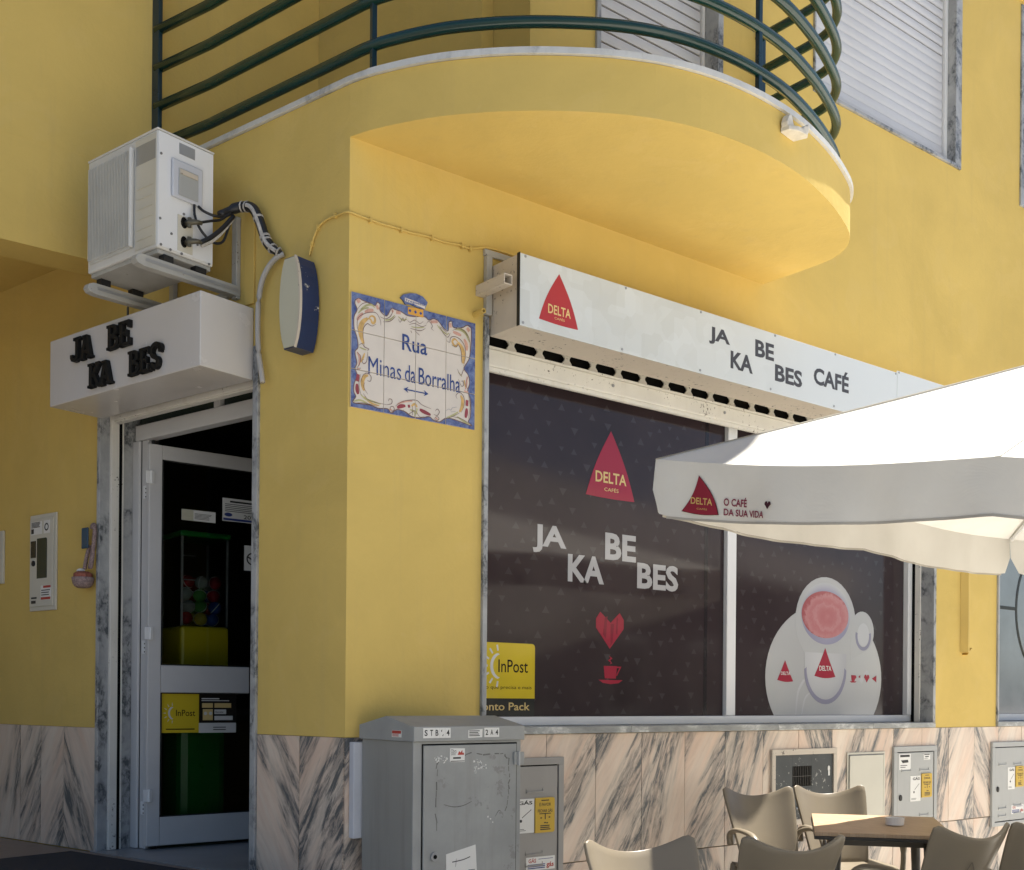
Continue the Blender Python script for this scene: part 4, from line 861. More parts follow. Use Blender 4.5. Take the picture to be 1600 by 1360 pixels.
t = MB(); t.stroke(RF, [(.285, 3.150), (.335, 3.146), (.395, 3.138)], .016, .0099, taper=False); build('crest_ribbon', t, 'tile_glaze_cream', T)
t = MB(); text(t, RF, 'Rua', .272, 2.918, .408, 2.992, .0112, bold=.012); build('word', cut_at_joints(t), 'tile_ink_blue', T)
for wd_, a_, b_ in (('Minas', .096, .268), ('da', .288, .345), ('Borralha', .362, .596)):
    t = MB(); z0 = 2.779 if wd_ != 'x' else 0; text(t, RF, wd_, a_, z0, b_, 2.856, .0112, bold=0.0 if wd_ == 'Minas' else .006); build('word', cut_at_joints(t), 'tile_ink_blue', T)
t = MB(); t.poly(RF, [(.281, 2.7435), (.307, 2.7575), (.300, 2.7462), (.398, 2.7462), (.391, 2.7575), (.417, 2.7435), (.391, 2.7295), (.398, 2.7408), (.300, 2.7408), (.307, 2.7295)], .0108, .0112); build('painted_arrow', cut_at_joints(t), 'tile_ink_blue', T)
for x in (.312, .342, .371): build('shield_mark', MB().poly(RF, [(x-.008, 3.104), (x, 3.112), (x+.008, 3.104), (x, 3.096)], .0108, .0112), 'tile_ink_blue', T)
t = MB(); text(t, RF, 'Freguesia', .290, 3.138, .394, 3.154, .0101, bold=.01); build('crest_lettering', t, 'tile_ink_blue', T)

# ------------------------------------------------------------------ thin cable running round the corner
P = [Lp(.250, .008, 3.335), Lp(.240, .008, 3.362), Lp(.226, .008, 3.398), Lp(.200, .008, 3.438), Lp(.166, .008, 3.462), Lp(.11, .008, 3.472), Lp(.059, .008, 3.470), Vector((-.012, -.008, 3.466)), Vector((.065, -.008, 3.463)), Vector((.15, -.008, 3.459)), Vector((.228, -.008, 3.461)), Vector((.31, -.008, 3.459)), Vector((.398, -.008, 3.466)), Vector((.50, -.008, 3.464)), Vector((.597, -.008, 3.473)), Vector((.645, -.008, 3.470)), Vector((.735, -.012, 3.496)), Vector((.84, -.012, 3.502)), Vector((.92, -.012, 3.499))]
C = thing('wall_cable', 'thin yellow painted cable clipped round the wall corner above the tile sign', 'cable', (0, 0, 3.466))
build('cord', MB().tube(smooth2([tuple(p) for p in P], 3), .0055, 6), 'paint_yellow', C, smooth=True)
for p in [Lp(.232, .008, 3.385), Lp(.19, .008, 3.447), Lp(.08, .008, 3.473)]: build('clip', MB().box(LF, -(p.dot(LD))-.004, -(p.dot(LD))+.004, p.z-.011, p.z+.011, .001, .017), 'paint_yellow', C)
for x, z in ((.10, 3.461), (.262, 3.459), (.43, 3.466), (.60, 3.472), (.648, 3.470)): build('clip', MB().box(RF, x-.004, x+.004, z-.014, z+.010, .001, .017), 'paint_yellow', C)

# ------------------------------------------------------------------ yellow angled trunking between the ground floor windows
t = MB(); t.poly(frame((0, 0, 0), (1, 0, 0), (0, -1, 0), (0, 0, 1)), [(4.965, .001), (5.055, .001), (5.055, .006), (5.012, .048), (4.995, .048)], 1.70, 2.62)
t.poly(RF, [(4.995, 1.682), (5.012, 1.682), (5.075, 1.735), (5.058, 1.735)], .001, .04)
o = build('cable_trunking', t, 'paint_yellow', base=(5.01, 0, 1.68), bevel=.002); tag(o, 'yellow painted angular trunking on the narrow wall between two ground floor windows', 'trunking')
# ------------------------------------------------------------------ spout on the balcony face
FS = frame((1.69, -1.045, 3.955), Vector((.985, .17, 0)).normalized(), (0, 0, 1), Vector((.17, -.985, 0)).normalized())
t = MB(); t.poly(frame((1.69, -1.045, 3.94), (FS[0][0], FS[1][0], 0), (FS[0][2], FS[1][2], 0), (0, 0, -1)), [(-.060, -.01), (.060, -.01), (.072, .055), (.045, .072), (-.02, .060), (-.062, .035)][::-1], -.012, .010)
t.poly(FS, [(-.062, -.008), (-.006, -.008), (.004, .006), (-.012, .026), (-.020, .052), (-.036, .058), (-.055, .040), (-.066, .012)], -.005, .030); t.poly(FS, [(.018, -.004), (.068, -.008), (.082, .030), (.070, .038), (.050, .022), (.030, .016)], .012, .064)
o = build('drain_spout', t, 'spout_white', base=(1.69, -1.045, 3.93), bevel=.004); tag(o, 'broken white stone drain spout on the rounded balcony edge', 'drain spout')

# ------------------------------------------------------------------ entrance sign with raised letters
E_ = thing('entrance_sign', 'white box sign with raised black slab serif letters over the entrance door', 'sign', Lp(1.26, 0, 2.84))
build('box', MB().box(LF, -.636, -1.892, 2.838, 3.178, .003, .306), 'white_lacquer', E_, bevel=.004)
def serif(ch, u0, u1, v0, v1):
    """a slab serif capital made of bars"""
    wd, h = u1-u0, v1-v0; m_ = MB(); s = .21*wd; q = .13*h; w0, w1 = .3065, .330
    X = lambda a: u0+wd*a
    Y = lambda a: v0+h*a
    def bar(a0, a1, b0, b1): m_.box(LF, X(a0), X(a1), Y(b0), Y(b1), w0, w1)
    def diag(p, r, th): 
        (xa, ya), (xb, yb) = p, r; m_.poly(LF, [(X(xa-th/2), Y(ya)), (X(xa+th/2), Y(ya)), (X(xb+th/2), Y(yb)), (X(xb-th/2), Y(yb))], w0, w1-.0006)
    if ch == 'J':
        bar(.50, .74, .2, .999); bar(.30, 1, .87, 1.0); m_.poly(LF, [(X(x), Y(y)) for x, y in ((.74, .2), (.70, .08), (.56, 0), (.3, 0), (.12, .05), (.02, .18), (.02, .32), (.26, .32), (.28, .17), (.40, .13), (.48, .17), (.50, .2))], w0, w1)
    if ch == 'A':
        diag((.16, 0), (.5, 1), .24); diag((.84, 0), (.5, 1), .24); bar(.3, .7, .26, .38); bar(-.03, .38, 0, .10); bar(.62, 1.03, 0, .10); bar(.25, .6, .9, 1.0)
    if ch == 'K':
        bar(.12, .36, 0, 1); bar(0, .5, 0, .11); bar(0, .5, .89, 1); diag((.36, .42), (.84, .95), .24); diag((.86, .05), (.48, .55), .25); bar(.66, 1.03, 0, .11); bar(.62, .98, .89, 1)
    if ch == 'B':
        bar(.12, .37, 0, 1); bar(0, .3, 0, .11); bar(0, .3, .89, 1)
        for (a, b, r) in ((.5, 1.0, .80), (0, .55, .92)):
            c = (a+b)/2; hh = (b-a)/2; P_ = [(.37, b-.001)]+[(.52+(r-.44)*math.sin(k*math.pi/8), c+hh*math.cos(k*math.pi/8)) for k in range(9)]+[(.37, a)]+[(.37, a+.12)]+[(.50+(r-.66)*math.sin(k*math.pi/6), c-(hh-.12)*math.cos(k*math.pi/6)) for k in range(7)]+[(.37, b-.12)]
            m_.poly(LF, [(X(x), Y(y)) for x, y in P_], w0, w1-.0004*(1 if a else 2))
    if ch == 'E':
        bar(.12, .38, 0, 1); bar(0, .95, 0, .13); bar(0, .93, .87, 1); bar(.38, .68, .44, .56); bar(.80, .95, .13, .30); bar(.78, .93, .70, .87); bar(.6, .7, .36, .64)
    if ch == 'S':
        P_ = [(.88, .74), (.86, .90), (.62, .99), (.40, .98), (.18, .88), (.14, .70), (.28, .55), (.58, .45), (.70, .33), (.62, .17), (.42, .13), (.24, .2), (.20, .32)]
        Q_ = smooth2(P_, 4); a = []; b = []
        for i, p in enumerate(Q_):
            q0, q1 = Q_[max(0, i-1)], Q_[min(len(Q_)-1, i+1)]; dx, dy = (q1[0]-q0[0])*wd, (q1[1]-q0[1])*h; l = math.hypot(dx, dy) or 1; th = .115*wd
            a.append((X(p[0])-dy/l*th, Y(p[1])*1.0+dx/l*th)); b.append((X(p[0])+dy/l*th, Y(p[1])-dx/l*th))
        for i in range(len(a)-1): m_.poly(LF, [a[i], a[i+1], b[i+1], b[i]], w0, w1)
        bar(.78, .94, .66, .97); bar(.06, .20, .03, .34)
    return m_
for ch, a, b, c, d in (('J', 1.668, 1.572, 3.022, 3.142), ('A', 1.582, 1.478, 3.020, 3.140), ('K', 1.508, 1.402, 2.868, 2.988), ('A', 1.412, 1.304, 2.864, 2.984), ('B', 1.345, 1.245, 3.026, 3.146), ('E', 1.246, 1.150, 3.024, 3.144), ('B', 1.165, 1.072, 2.870, 2.988), ('E', 1.075, .988, 2.868, 2.986), ('S', .990, .900, 2.866, 2.986)):
    build('letter', serif(ch, -a, -b, c, d), 'black_letter', E_, bevel=.0015)

# ------------------------------------------------------------------ barrel shaped light box on the pier
L_ = thing('light_box_sign', 'blank cream barrel shaped light box with a worn blue rim on the entrance pier', 'sign', Lp(.25, 0, 2.89))
def barrel(hw, hh, k=.70): 
    R = []
    for i in range(11): t = i/10; R.append((hw*math.sqrt(1-((2*t-1)*.86)**2), -hh+2*hh*t))
    return R+[(-x, y) for x, y in R[::-1]]
LB = frame(Lp(.248, 0, 3.092), -LD, (0, 0, 1), LN)
build('rim', MB().poly(LB, barrel(.072, .202), .012, .118), 'lamp_blue', L_); build('face', MB().poly(LB, barrel(.066, .197), .1185, .124), 'lamp_face', L_, bevel=.002)
ea = barrel(.0735, .2035); eb = barrel(.0655, .196); t = MB()
for q in range(10): t.poly(LB, [ea[q], ea[q+1], eb[q+1], eb[q]], .112, .126)
build('face_trim', t, 'cream_panel', L_)
build('back_plate', MB().box(LB, -.04, .04, -.15, .15, .001, .011), 'black_rubber', L_)

# ------------------------------------------------------------------ air conditioner on its bracket
A0, A1, N0, N1, Z0, Z1 = .735, 1.285, .165, .468, 3.325, 3.868
A = thing('air_conditioner', 'old white outdoor air conditioning unit with ribbed front above the entrance sign', 'air conditioner', Lp(1.0, .3, Z0))
def apart(name, mb, m, **k): return build(name, mb, m, A, **k)
apart('casing', MB().box(LF, -A1, -A0, Z0+.02, Z1, N0, N1), 'ac_white', bevel=.006)
apart('base_tray', MB().box(LF, -A1+.01, -A0-.01, Z0, Z0+.019, N0+.005, N1-.012), 'bracket_paint', bevel=.003)
apart('top_lid', MB().box(LF, -A1-.003, -A0+.003, Z1+.0005, Z1+.010, N0-.003, N1+.003), 'ac_white', bevel=.004)
apart('side_panel', MB().box(frame(Lp(A0, 0, 0), -LN, (0, 0, 1), -LD), -N1+.004, -N0-.004, Z0+.03, Z1-.004, .0005, .003), 'white_aluminium', bevel=.002)
apart('grille_frame', MB().box(LF, -1.262, -.912, Z0+.055, Z1-.035, N1+.0005, N1+.006), 'ac_fin', bevel=.003)
t = MB()
for i in range(27):
    u = -1.256+i*.0125; t.box(LF, u, u+.0048, Z0+.068, Z1-.045, N1+.006, N1+.019)
apart('grille_fins', t, 'ac_fin', kind='stuff')
apart('grille_edge', MB().box(LF, -.922, -.906, Z0+.055, Z1-.035, N1+.0062, N1+.026), 'ac_white', bevel=.006)
apart('front_panel', MB().box(LF, -.899, -.742, Z0+.035, Z1-.010, N1+.0005, N1+.0035), 'ac_cream', bevel=.002)
apart('front_label', MB().box(LF, -.893, -.744, 3.742, 3.828, N1+.0036, N1+.0046), 'steel_grey')
for i in range(6):
    z = 3.40+i*.046; apart('press_rib', MB().box(LF, -.885, -.76, z, z+.007, N1+.0036, N1+.0065), 'ac_cream', bevel=.002)
AS = frame(Lp(A0, 0, 0), -LN, (0, 0, 1), -LD)     # right-hand side of the unit, u = -n
apart('rating_label', MB().box(AS, -.357, -.272, 3.800, 3.850, .0032, .0042), 'steel_grey')
apart('wiring_cover', MB().box(AS, -.402, -.236, 3.590, 3.765, .0032, .020), 'white_plastic', bevel=.012)
apart('cover_recess', MB().box(AS, -.372, -.266, 3.605, 3.728, .0202, .024), 'meter_grey_light', bevel=.004)
apart('cover_grip', MB().box(AS, -.368, -.272, 3.700, 3.722, .0242, .030), 'cream_panel', bevel=.003)
apart('valve_plate', MB().box(AS, -.364, -.282, 3.362, 3.525, .0032, .0065), 'ac_cream', bevel=.003)
for z in (3.495, 3.408):
    v = apart('valve', MB().tube([AS @ Vector((-.318, z, .007)), AS @ Vector((-.318, z, .034)), AS @ Vector((-.296, z+.004, .05)), AS @ Vector((-.27, z+.006, .055))], [.014, .014, .012, .010], 8), 'brass_dirty', smooth=True)
    build('valve_slot', MB().disc(AS, -.330, z, .018, .0066, .0078, 14, .026), 'black_gap', v)
    build('valve_cap', MB().tube([AS @ Vector((-.318, z-.022, .03)), AS @ Vector((-.318, z+.02, .03))], .010, 8), 'brass_dirty', v)
for u, z in ((-.452, 3.765), (-.455, 3.475), (-.395, 3.425), (-.255, 3.42), (-.40, 3.352), (-.34, 3.352), (-.19, 3.350), (-.33, 3.535), (-.45, 3.36)):
    apart('screw', MB().disc(AS, u, z, .006, .003, .006, 8), 'ink_grey')
BR = thing('wall_bracket', 'worn grey wall bracket with two arms under the air conditioner', 'bracket', Lp(1.0, 0, 3.24))
for t0, n1 in ((.755, .575), (1.250, .50)):
    pr = [(-.002, 0), (.575 if n1 > .55 else n1, 0), (n1-.0, .0)]
    FA = frame(Lp(t0, 0, 0), -LN, (0, 0, 1), -LD)
    P_ = [(-.004, 3.300), (-n1+.03, 3.292), (-n1+.008, 3.282), (-n1, 3.262), (-n1+.012, 3.246), (-n1+.045, 3.240), (-.004, 3.252)]
    build('arm', MB().poly(FA, P_, -.022, .022), 'bracket_paint', BR, bevel=.003)
    build('arm_groove', MB().poly(FA, [(-.02, 3.284), (-n1+.05, 3.277), (-n1+.05, 3.262), (-.02, 3.268)], .0222, .0236), 'steel_grey', BR)
    build('upright', MB().box(LF, -t0-.018, -t0+.018, 3.24, 3.63, .002, .028), 'bracket_paint', BR, bevel=.003)
    build('foot', MB().box(LF, -t0-.02, -t0+.02, 3.300, 3.324, .20, .26), 'black_rubber', BR); build('foot', MB().box(LF, -t0-.02, -t0+.02, 3.294, 3.324, .38, .43), 'black_rubber', BR)
build('crossbar', MB().box(LF, -1.228, -.777, 3.26, 3.29, .002, .022), 'bracket_paint', BR, bevel=.003)
HP = thing('pipe_bundle', 'black taped pipes and loose cables running from the air conditioner into the wall', 'pipes', Lp(.45, .03, 3.38))
main = smooth2([tuple(p) for p in (Lp(.700, .155, 3.585), Lp(.690, .085, 3.632), Lp(.650, .055, 3.643), Lp(.592, .048, 3.620), Lp(.548, .045, 3.550), Lp(.503, .042, 3.452), Lp(.455, .036, 3.400), Lp(.424, .02, 3.380))], 4)
build('taped_bundle', MB().tube(main, [.017]*4+[.024]*(len(main)-10)+[.022, .02, .019, .018, .016, .014], 10), 'cable_black', HP, smooth=True)
t = MB()
for i in (7, 9, 15, 19, 20, 23, 26): 
    if i+1 < len(main): t.tube([main[i], [(main[i][k]+main[i+1][k])/2 for k in range(3)]], .0262, 10)
t.tube([tuple(Vector(p)+LN*.020+LD*-.006) for p in main[10:27]], .010, 6); build('torn_wrap', t, 'wrap_white', HP)
for P_ in ([AS @ Vector((-.26, 3.592, .015)), AS @ Vector((-.24, 3.572, .03)), AS @ Vector((-.19, 3.562, .05)), Lp(.69, .12, 3.588), Lp(.690, .075, 3.632)],
           [AS @ Vector((-.285, 3.588, .02)), AS @ Vector((-.288, 3.53, .03)), AS @ Vector((-.262, 3.468, .045)), AS @ Vector((-.205, 3.437, .05)), AS @ Vector((-.150, 3.455, .05)), AS @ Vector((-.115, 3.53, .045)), AS @ Vector((-.09, 3.60, .045))],
           [AS @ Vector((-.275, 3.503, .055)), AS @ Vector((-.22, 3.528, .055)), AS @ Vector((-.16, 3.555, .05)), AS @ Vector((-.105, 3.605, .048))]):
    build('cable', MB().tube(smooth2([tuple(p) for p in P_], 5), .0062, 7), 'cable_black', HP, smooth=True)
build('insulated_pipe', MB().tube(smooth2([tuple(p) for p in (AS @ Vector((-.275, 3.412, .055)), AS @ Vector((-.22, 3.452, .058)), AS @ Vector((-.15, 3.52, .052)), AS @ Vector((-.085, 3.598, .045)))], 5), .011, 8), 'cable_black', HP, smooth=True)
build('insulated_pipe', MB().tube(smooth2([tuple(p) for p in (AS @ Vector((-.265, 3.402, .050)), AS @ Vector((-.20, 3.45, .052)), AS @ Vector((-.14, 3.515, .046)), AS @ Vector((-.085, 3.588, .04)))], 5), .010, 8), 'wrap_white', HP, smooth=True)
CO = [Lp(.418, .012, 3.380), Lp(.44, .03, 3.366), Lp(.50, .03, 3.335), Lp(.548, .03, 3.275), Lp(.570, .03, 3.18), Lp(.574, .03, 3.05), Lp(.562, .032, 2.94), Lp(.540, .036, 2.86), Lp(.524, .04, 2.802)]
o = build('drain_hose', MB().tube(smooth2([tuple(p) for p in CO], 4), .0125, 10), 'conduit_grey', base=Lp(.524, .04, 2.80), smooth=True); tag(o, 'bent grey plastic hose hanging down the pier beside the entrance sign', 'hose')
o = build('wall_cover_strip', MB().box(LF, -.700, -.630, 3.20, 3.640, .001, .012), 'paint_yellow', base=Lp(.66, 0, 3.2), bevel=.002); tag(o, 'yellow painted cover strip on the wall behind the pipe bundle', 'cover strip')

# ------------------------------------------------------------------ porch wall fittings
M = thing('electricity_meter_box', 'cream meter box with dark glass slot and stickers on the porch wall', 'meter box', Lp(2.46, 0, 1.826))
def mpart(name, mb, m, **k): return build(name, mb, m, M, **k)
mpart('rim', MB().box(LF, -2.601, -2.324, 1.826, 2.376, .001, .012), 'cream_door', bevel=.003)
mpart('door', MB().box(LF, -2.590, -2.345, 1.850, 2.350, .0122, .020), 'cream_door', bevel=.003)
mpart('glass_slot', MB().poly(LF, rrect(-2.510, -2.405, 2.010, 2.238, .012), .0202, .022), 'shade_glass')
mpart('lock_plate', MB().box(LF, -2.575, -2.522, 2.130, 2.226, .0202, .023), 'print_charcoal'); mpart('lock', MB().disc(LF, -2.546, 2.098, .016, .0202, .026, 12), 'black_rubber')
mpart('sticker', MB().box(LF, -2.575, -2.46, 2.262, 2.335, .0202, .0212), 'label_white'); mpart('sticker', MB().box(LF, -2.440, -2.375, 2.262, 2.335, .0202, .0212), 'label_white'); mpart('sticker', MB().box(LF, -2.468, -2.360, 1.885, 1.968, .0202, .0212), 'label_white')
t = MB(); lines(t, LF, -2.570, -2.47, 2.30, 2.333, 5, .0218, .6); t.box(LF, -2.572, -2.545, 2.268, 2.295, .0212, .0218); t.ring(LF, -2.41, 2.298, .014, .022, .0212, .0218); lines(t, LF, -2.46, -2.368, 1.905, 1.945, 3, .0218, .4); quad(t, LF, -2.57, -2.51, 1.895, 1.905, .0208); quad(t, LF, -2.57, -2.52, 1.868, 1.885, .0208); mpart('print', t, 'ink')
t = MB(); t.box(LF, -2.44, -2.362, 1.953, 1.966, .0212, .0219); t.box(LF, -2.464, -2.364, 1.887, 1.901, .0212, .0219); mpart('red_bands', t, 'ink_red')
o = build('wall_panel', MB().box(LF, -3.20, -2.900, 2.005, 2.318, .001, .016), 'cream_door', base=Lp(3.05, 0, 2.005), bevel=.003); tag(o, 'pale blank panel on the porch wall at the left edge of the picture', 'panel')
o = build('wall_hook', MB().tube([Lp(1.613, .001, 3.40), Lp(1.613, .03, 3.40), Lp(1.613, .035, 3.37), Lp(1.613, .035, 3.33)], .006, 6), 'brass_dirty', base=Lp(1.613, 0, 3.4)); tag(o, 'small rusty hook in the wall under the bracket arm', 'hook')
HB = thing('hanging_pouch', 'woven striped pouch hanging by braided cords from a blue tag beside the doorway', 'pouch', Lp(1.97, .03, 1.92))
build('tag', MB().box(LF, -2.010, -1.948, 2.140, 2.253, .040, .050), 'tag_blue', HB, bevel=.008)
for P_ in ([Lp(1.955, .02, 2.25), Lp(1.935, .024, 2.268), Lp(1.915, .026, 2.25), Lp(1.925, .03, 2.15), Lp(1.95, .035, 2.03)], [Lp(1.93, .034, 2.262), Lp(1.902, .036, 2.24), Lp(1.912, .036, 2.14), Lp(1.93, .04, 2.03)], [Lp(1.97, .02, 2.16), Lp(1.985, .03, 2.10), Lp(2.0, .034, 2.03)]):
    build('cord', MB().tube(smooth2([tuple(p) for p in P_], 4), .011, 7), 'rope_pink', HB, smooth=True)
pc = Lp(1.985, .052, 1.975); t = MB()
for i, (z, r) in enumerate(((1.928, .034), (1.94, .048), (1.955, .056), (1.97, .060), (1.985, .062))): pass
t.tube([tuple(pc+Vector((0, 0, z))) for z in (-.048, -.04, -.026, -.01, .008)], [.030, .044, .053, .057, .059], 14); build('basket', t, 'rope_pink', HB, smooth=True)
build('basket_filling', MB().tube([tuple(pc+Vector((0, 0, z))) for z in (.009, .03, .040)], [.050, .048, .03], 10), 'rope_red', HB); build('flower', MB().sphere(pc+Vector((0, 0, .045))+LD*.02, .024, 8, 6, (1, 1, .6)), 'label_white', HB)
o = build('door_mat', MB().poly(I4, [tuple((LD*t_+LN*n_).to_2d()) for t_, n_ in ((1.95, .13), (.35, .13), (.35, 1.1), (1.95, 1.1))], .502, .516), 'mat_rubber', base=Lp(1.1, .6, .5)); tag(o, 'dark rubber mat on the porch floor in front of the entrance', 'door mat')

# ------------------------------------------------------------------ capsule machine behind the door glass
V = thing('capsule_machine', 'green and yellow capsule vending machine with clear box behind the glass door', 'vending machine', (.295, 2.17, .444))
def vpart(name, mb, m, **k): return build(name, mb, m, V, **k)
VX0, VX1, VY0, VY1 = .066, .360, 2.0, 2.30
vpart('base', MB().box(I4, VX0, VX1, VY0, VY1, .444, 1.50), 'vend_green', bevel=.05); vpart('dispenser', MB().box(I4, VX0-.002, VX1+.002, VY0-.012, VY1, 1.502, 1.755), 'vend_yellow', bevel=.02)
vpart('lid', MB().box(I4, VX0-.01, VX1+.01, VY0-.01, VY1+.01, 2.275, 2.306), 'vend_green', bevel=.008)
t = MB()
for x in (VX0+.008, VX1-.008):
    for y in (VY0+.008, VY1-.008): t.box(I4, x-.006, x+.006, y-.006, y+.006, 1.756, 2.274)
for z in (1.88, 2.02, 2.16): t.box(I4, VX0+.014, VX0+.09, VY0+.004, VY0+.010, z, z+.006)
vpart('frame', t, 'steel_grey')
vpart('clear_side', MB().box(I4, VX0+.014, VX1-.014, VY0+.003, VY0+.006, 1.756, 2.274), 'clear_glass'); vpart('clear_side', MB().box(I4, VX0+.003, VX0+.006, VY0+.015, VY1-.015, 1.756, 2.274), 'clear_glass')
rnd = random.Random(11); names = ['red', 'blue', 'green', 'yellow', 'clear']; proto = {}
rowsn = ['lowest', 'second', 'third', 'fourth', 'topmost']
for k in range(24):
    lay, q = divmod(k, 6); col_, bk = q % 3, q//3
    x = VX0+.060+col_*.084+rnd.uniform(-.008, .008)+(.012 if lay % 2 else 0); y = VY0+.068+bk*.11+rnd.uniform(-.01, .01); z = 1.80+lay*.072+rnd.uniform(-.004, .004)
    c = names[(k*3+k//4) % 5] if k < 14 else ['red', 'blue', 'red', 'clear'][k % 4]
    lb = '%s toy capsule at the %s %s of the %s layer in the machine' % ('grey' if c == 'clear' else c, 'back' if bk else 'front', ('left', 'middle', 'right')[col_], rowsn[lay])
    if c not in proto:
        t = thing('toy_capsule', lb, 'capsule', (x, y, z), 'toy capsules in the vending machine'); proto[c] = t
        build('ball', MB().sphere((0, 0, 0), .040, 12, 8), 'capsule_'+c, t, smooth=True, local=True); build('seam', MB().tube([(0, 0, -.003), (0, 0, .003)], .0408, 14), 'label_white', t, local=True)
    else:
        s = proto[c]; t = s.copy(); COL.objects.link(t); t.location = (x, y, z); t['label'] = lb
        for ch in list(s.children): d = ch.copy(); COL.objects.link(d); d.parent = t
    t.rotation_euler = (rnd.uniform(0, 3), rnd.uniform(0, 3), 0)
# ------------------------------------------------------------------ street cabinet
K = thing('street_cabinet', 'grey metal street cabinet with gabled lid, worn stickers and code letters', 'cabinet', (.335, -.26, 0))
def kpart(name, mb, m, **k): return build(name, mb, m, K, **k)
kpart('body', MB().box(RF, .055, .612, 0, 1.168, .055, .452), 'cabinet_side', bevel=.003)
kpart('front_frame', MB().box(RF, .052, .615, 0, 1.168, .4525, .462), 'cabinet_grey', bevel=.002)
t = MB(); t.poly(frame((0, 0, 0), (0, -1, 0), (0, 0, 1), (1, 0, 0)), [(.045, 1.169), (.478, 1.169), (.478, 1.230), (.262, 1.271), (.045, 1.230)], .044, .624); kpart('lid', t, 'cabinet_grey', bevel=.003)
kpart('door', MB().box(RF, .099, .586, .06, 1.152, .4625, .470), 'cabinet_grey', bevel=.003)
t = MB(); t.box(RF, .093, .0985, .05, 1.158, .4622, .4632); t.box(RF, .5865, .592, .05, 1.158, .4622, .4632); t.box(RF, .093, .592, 1.1525, 1.158, .4622, .4632); kpart('door_gap', t, 'black_gap')
for z in (1.06, .45): 
    h = kpart('hinge', MB().box(RF, .566, .620, z, z+.056, .4705, .482), 'cabinet_grey', bevel=.003); build('pin', MB().tube([RF @ Vector((.588, z-.003, .484)), RF @ Vector((.588, z+.059, .484))], .006, 8), 'steel_grey', h)
l = kpart('lock', MB().disc(RF, .152, .692, .019, .4702, .480, 16), 'steel_grey', bevel=.002); build('keyhole', MB().disc(RF, .152, .692, .009, .4801, .482, 8), 'black_gap', l)
def stain_ring():
    t = MB(); rnd = random.Random(3)
    P_ = [(.165, .80), (.158, .90), (.160, 1.0), (.165, 1.075), (.185, 1.105), (.25, 1.112), (.34, 1.113), (.44, 1.112), (.515, 1.108), (.542, 1.085), (.546, 1.0), (.540, .93), (.525, .86)]
    for i in range(len(P_)-1):
        for k in range(3):
            if rnd.random() < .75:
                a, b = P_[i], P_[i+1]; f = k/3; g = (k+.9)/3; j = lambda: rnd.uniform(-.006, .006)
                t.stroke(RF, [(a[0]+(b[0]-a[0])*f+j(), a[1]+(b[1]-a[1])*f+j()), (a[0]+(b[0]-a[0])*g+j(), a[1]+(b[1]-a[1])*g+j())], rnd.uniform(.003, .008), .4703)
    t.stroke(RF, [(.20, .905), (.25, .893), (.30, .896), (.345, .912)], .004, .4703); t.stroke(RF, [(.47, .84), (.49, .865), (.50, .86)], .003, .4703)
    return t
kpart('glue_marks', stain_ring(), 'glue_stain', kind='stuff')
t = MB(); rnd = random.Random(9)
for cx, cz, n in ((.175, 1.095, 14), (.215, 1.088, 8), (.375, 1.078, 10), (.385, 1.055, 16), (.36, 1.045, 8), (.46, .83, 3)):
    for i in range(n):
        x, z = cx+rnd.gauss(0, .014), cz+rnd.gauss(0, .009); r = rnd.uniform(.002, .006); t.poly(RF, [(x+r*math.cos(a)*rnd.uniform(.5, 1.2), z+r*math.sin(a)*rnd.uniform(.5, 1.2)) for a in (0, 1.2, 2.4, 3.7, 5)], .4702, .4705)
kpart('torn_paper', t, 'label_white', kind='stuff')
for i, (a, b, ch) in enumerate(((.089, .116, 'S'), (.1165, .143, 'T'), (.1435, .170, 'B'), (.171, .198, '9'), (.199, .226, '4'))):
    p = kpart('letter_sticker', MB().box(RF, a, b, 1.183, 1.225, .4782, .4788), 'label_white')
    t = MB()
    if ch == '9': t.poly(RF, [(a+.006, 1.213), (a+.012, 1.218), (a+.010, 1.206)], .4788, .4791); t.poly(RF, [(a+.012, 1.192), (a+.019, 1.20), (a+.017, 1.19)], .4788, .4791)
    else: text(t, RF, ch, a+.006, 1.192, b-.006, 1.217, .4793, bold=.02)
    build('character', t, 'ink', p)
for a, b, ch in ((.402, .428, '2'), (.4285, .455, 'A'), (.4555, .482, '4')):
    p = kpart('letter_sticker', MB().box(RF, a, b, 1.183, 1.223, .4782, .4788), 'label_white'); t = MB(); text(t, RF, ch, a+.006, 1.192, b-.006, 1.215, .4793, bold=.02); build('character', t, 'ink', p)
p = kpart('sticker', MB().poly(RF, [(.317, 1.181), (.391, 1.183), (.392, 1.218), (.318, 1.214)], .4782, .4788), 'label_white'); t = MB(); lines(t, RF, .322, .388, 1.186, 1.213, 4, .4792, .5); build('print', t, 'ink', p)
p = kpart('sticker', MB().poly(RF, [(.229, 1.082), (.305, 1.080), (.306, 1.137), (.230, 1.139)], .4702, .4710), 'label_white'); t = MB(); text(t, RF, 'Obra', .234, 1.119, .262, 1.135, .4714); lines(t, RF, .234, .264, 1.108, 1.117, 2, .4714); quad(t, RF, .245, .285, 1.094, 1.101, .4714); quad(t, RF, .232, .304, 1.083, 1.086, .4714); build('print', t, 'ink', p)
t = MB(); t.poly(RF, [(.268, 1.110), (.302, 1.110), (.300, 1.120), (.294, 1.117), (.292, 1.131), (.284, 1.120), (.276, 1.126)], .4710, .4713); build('emblem', t, 'ink_red', p)
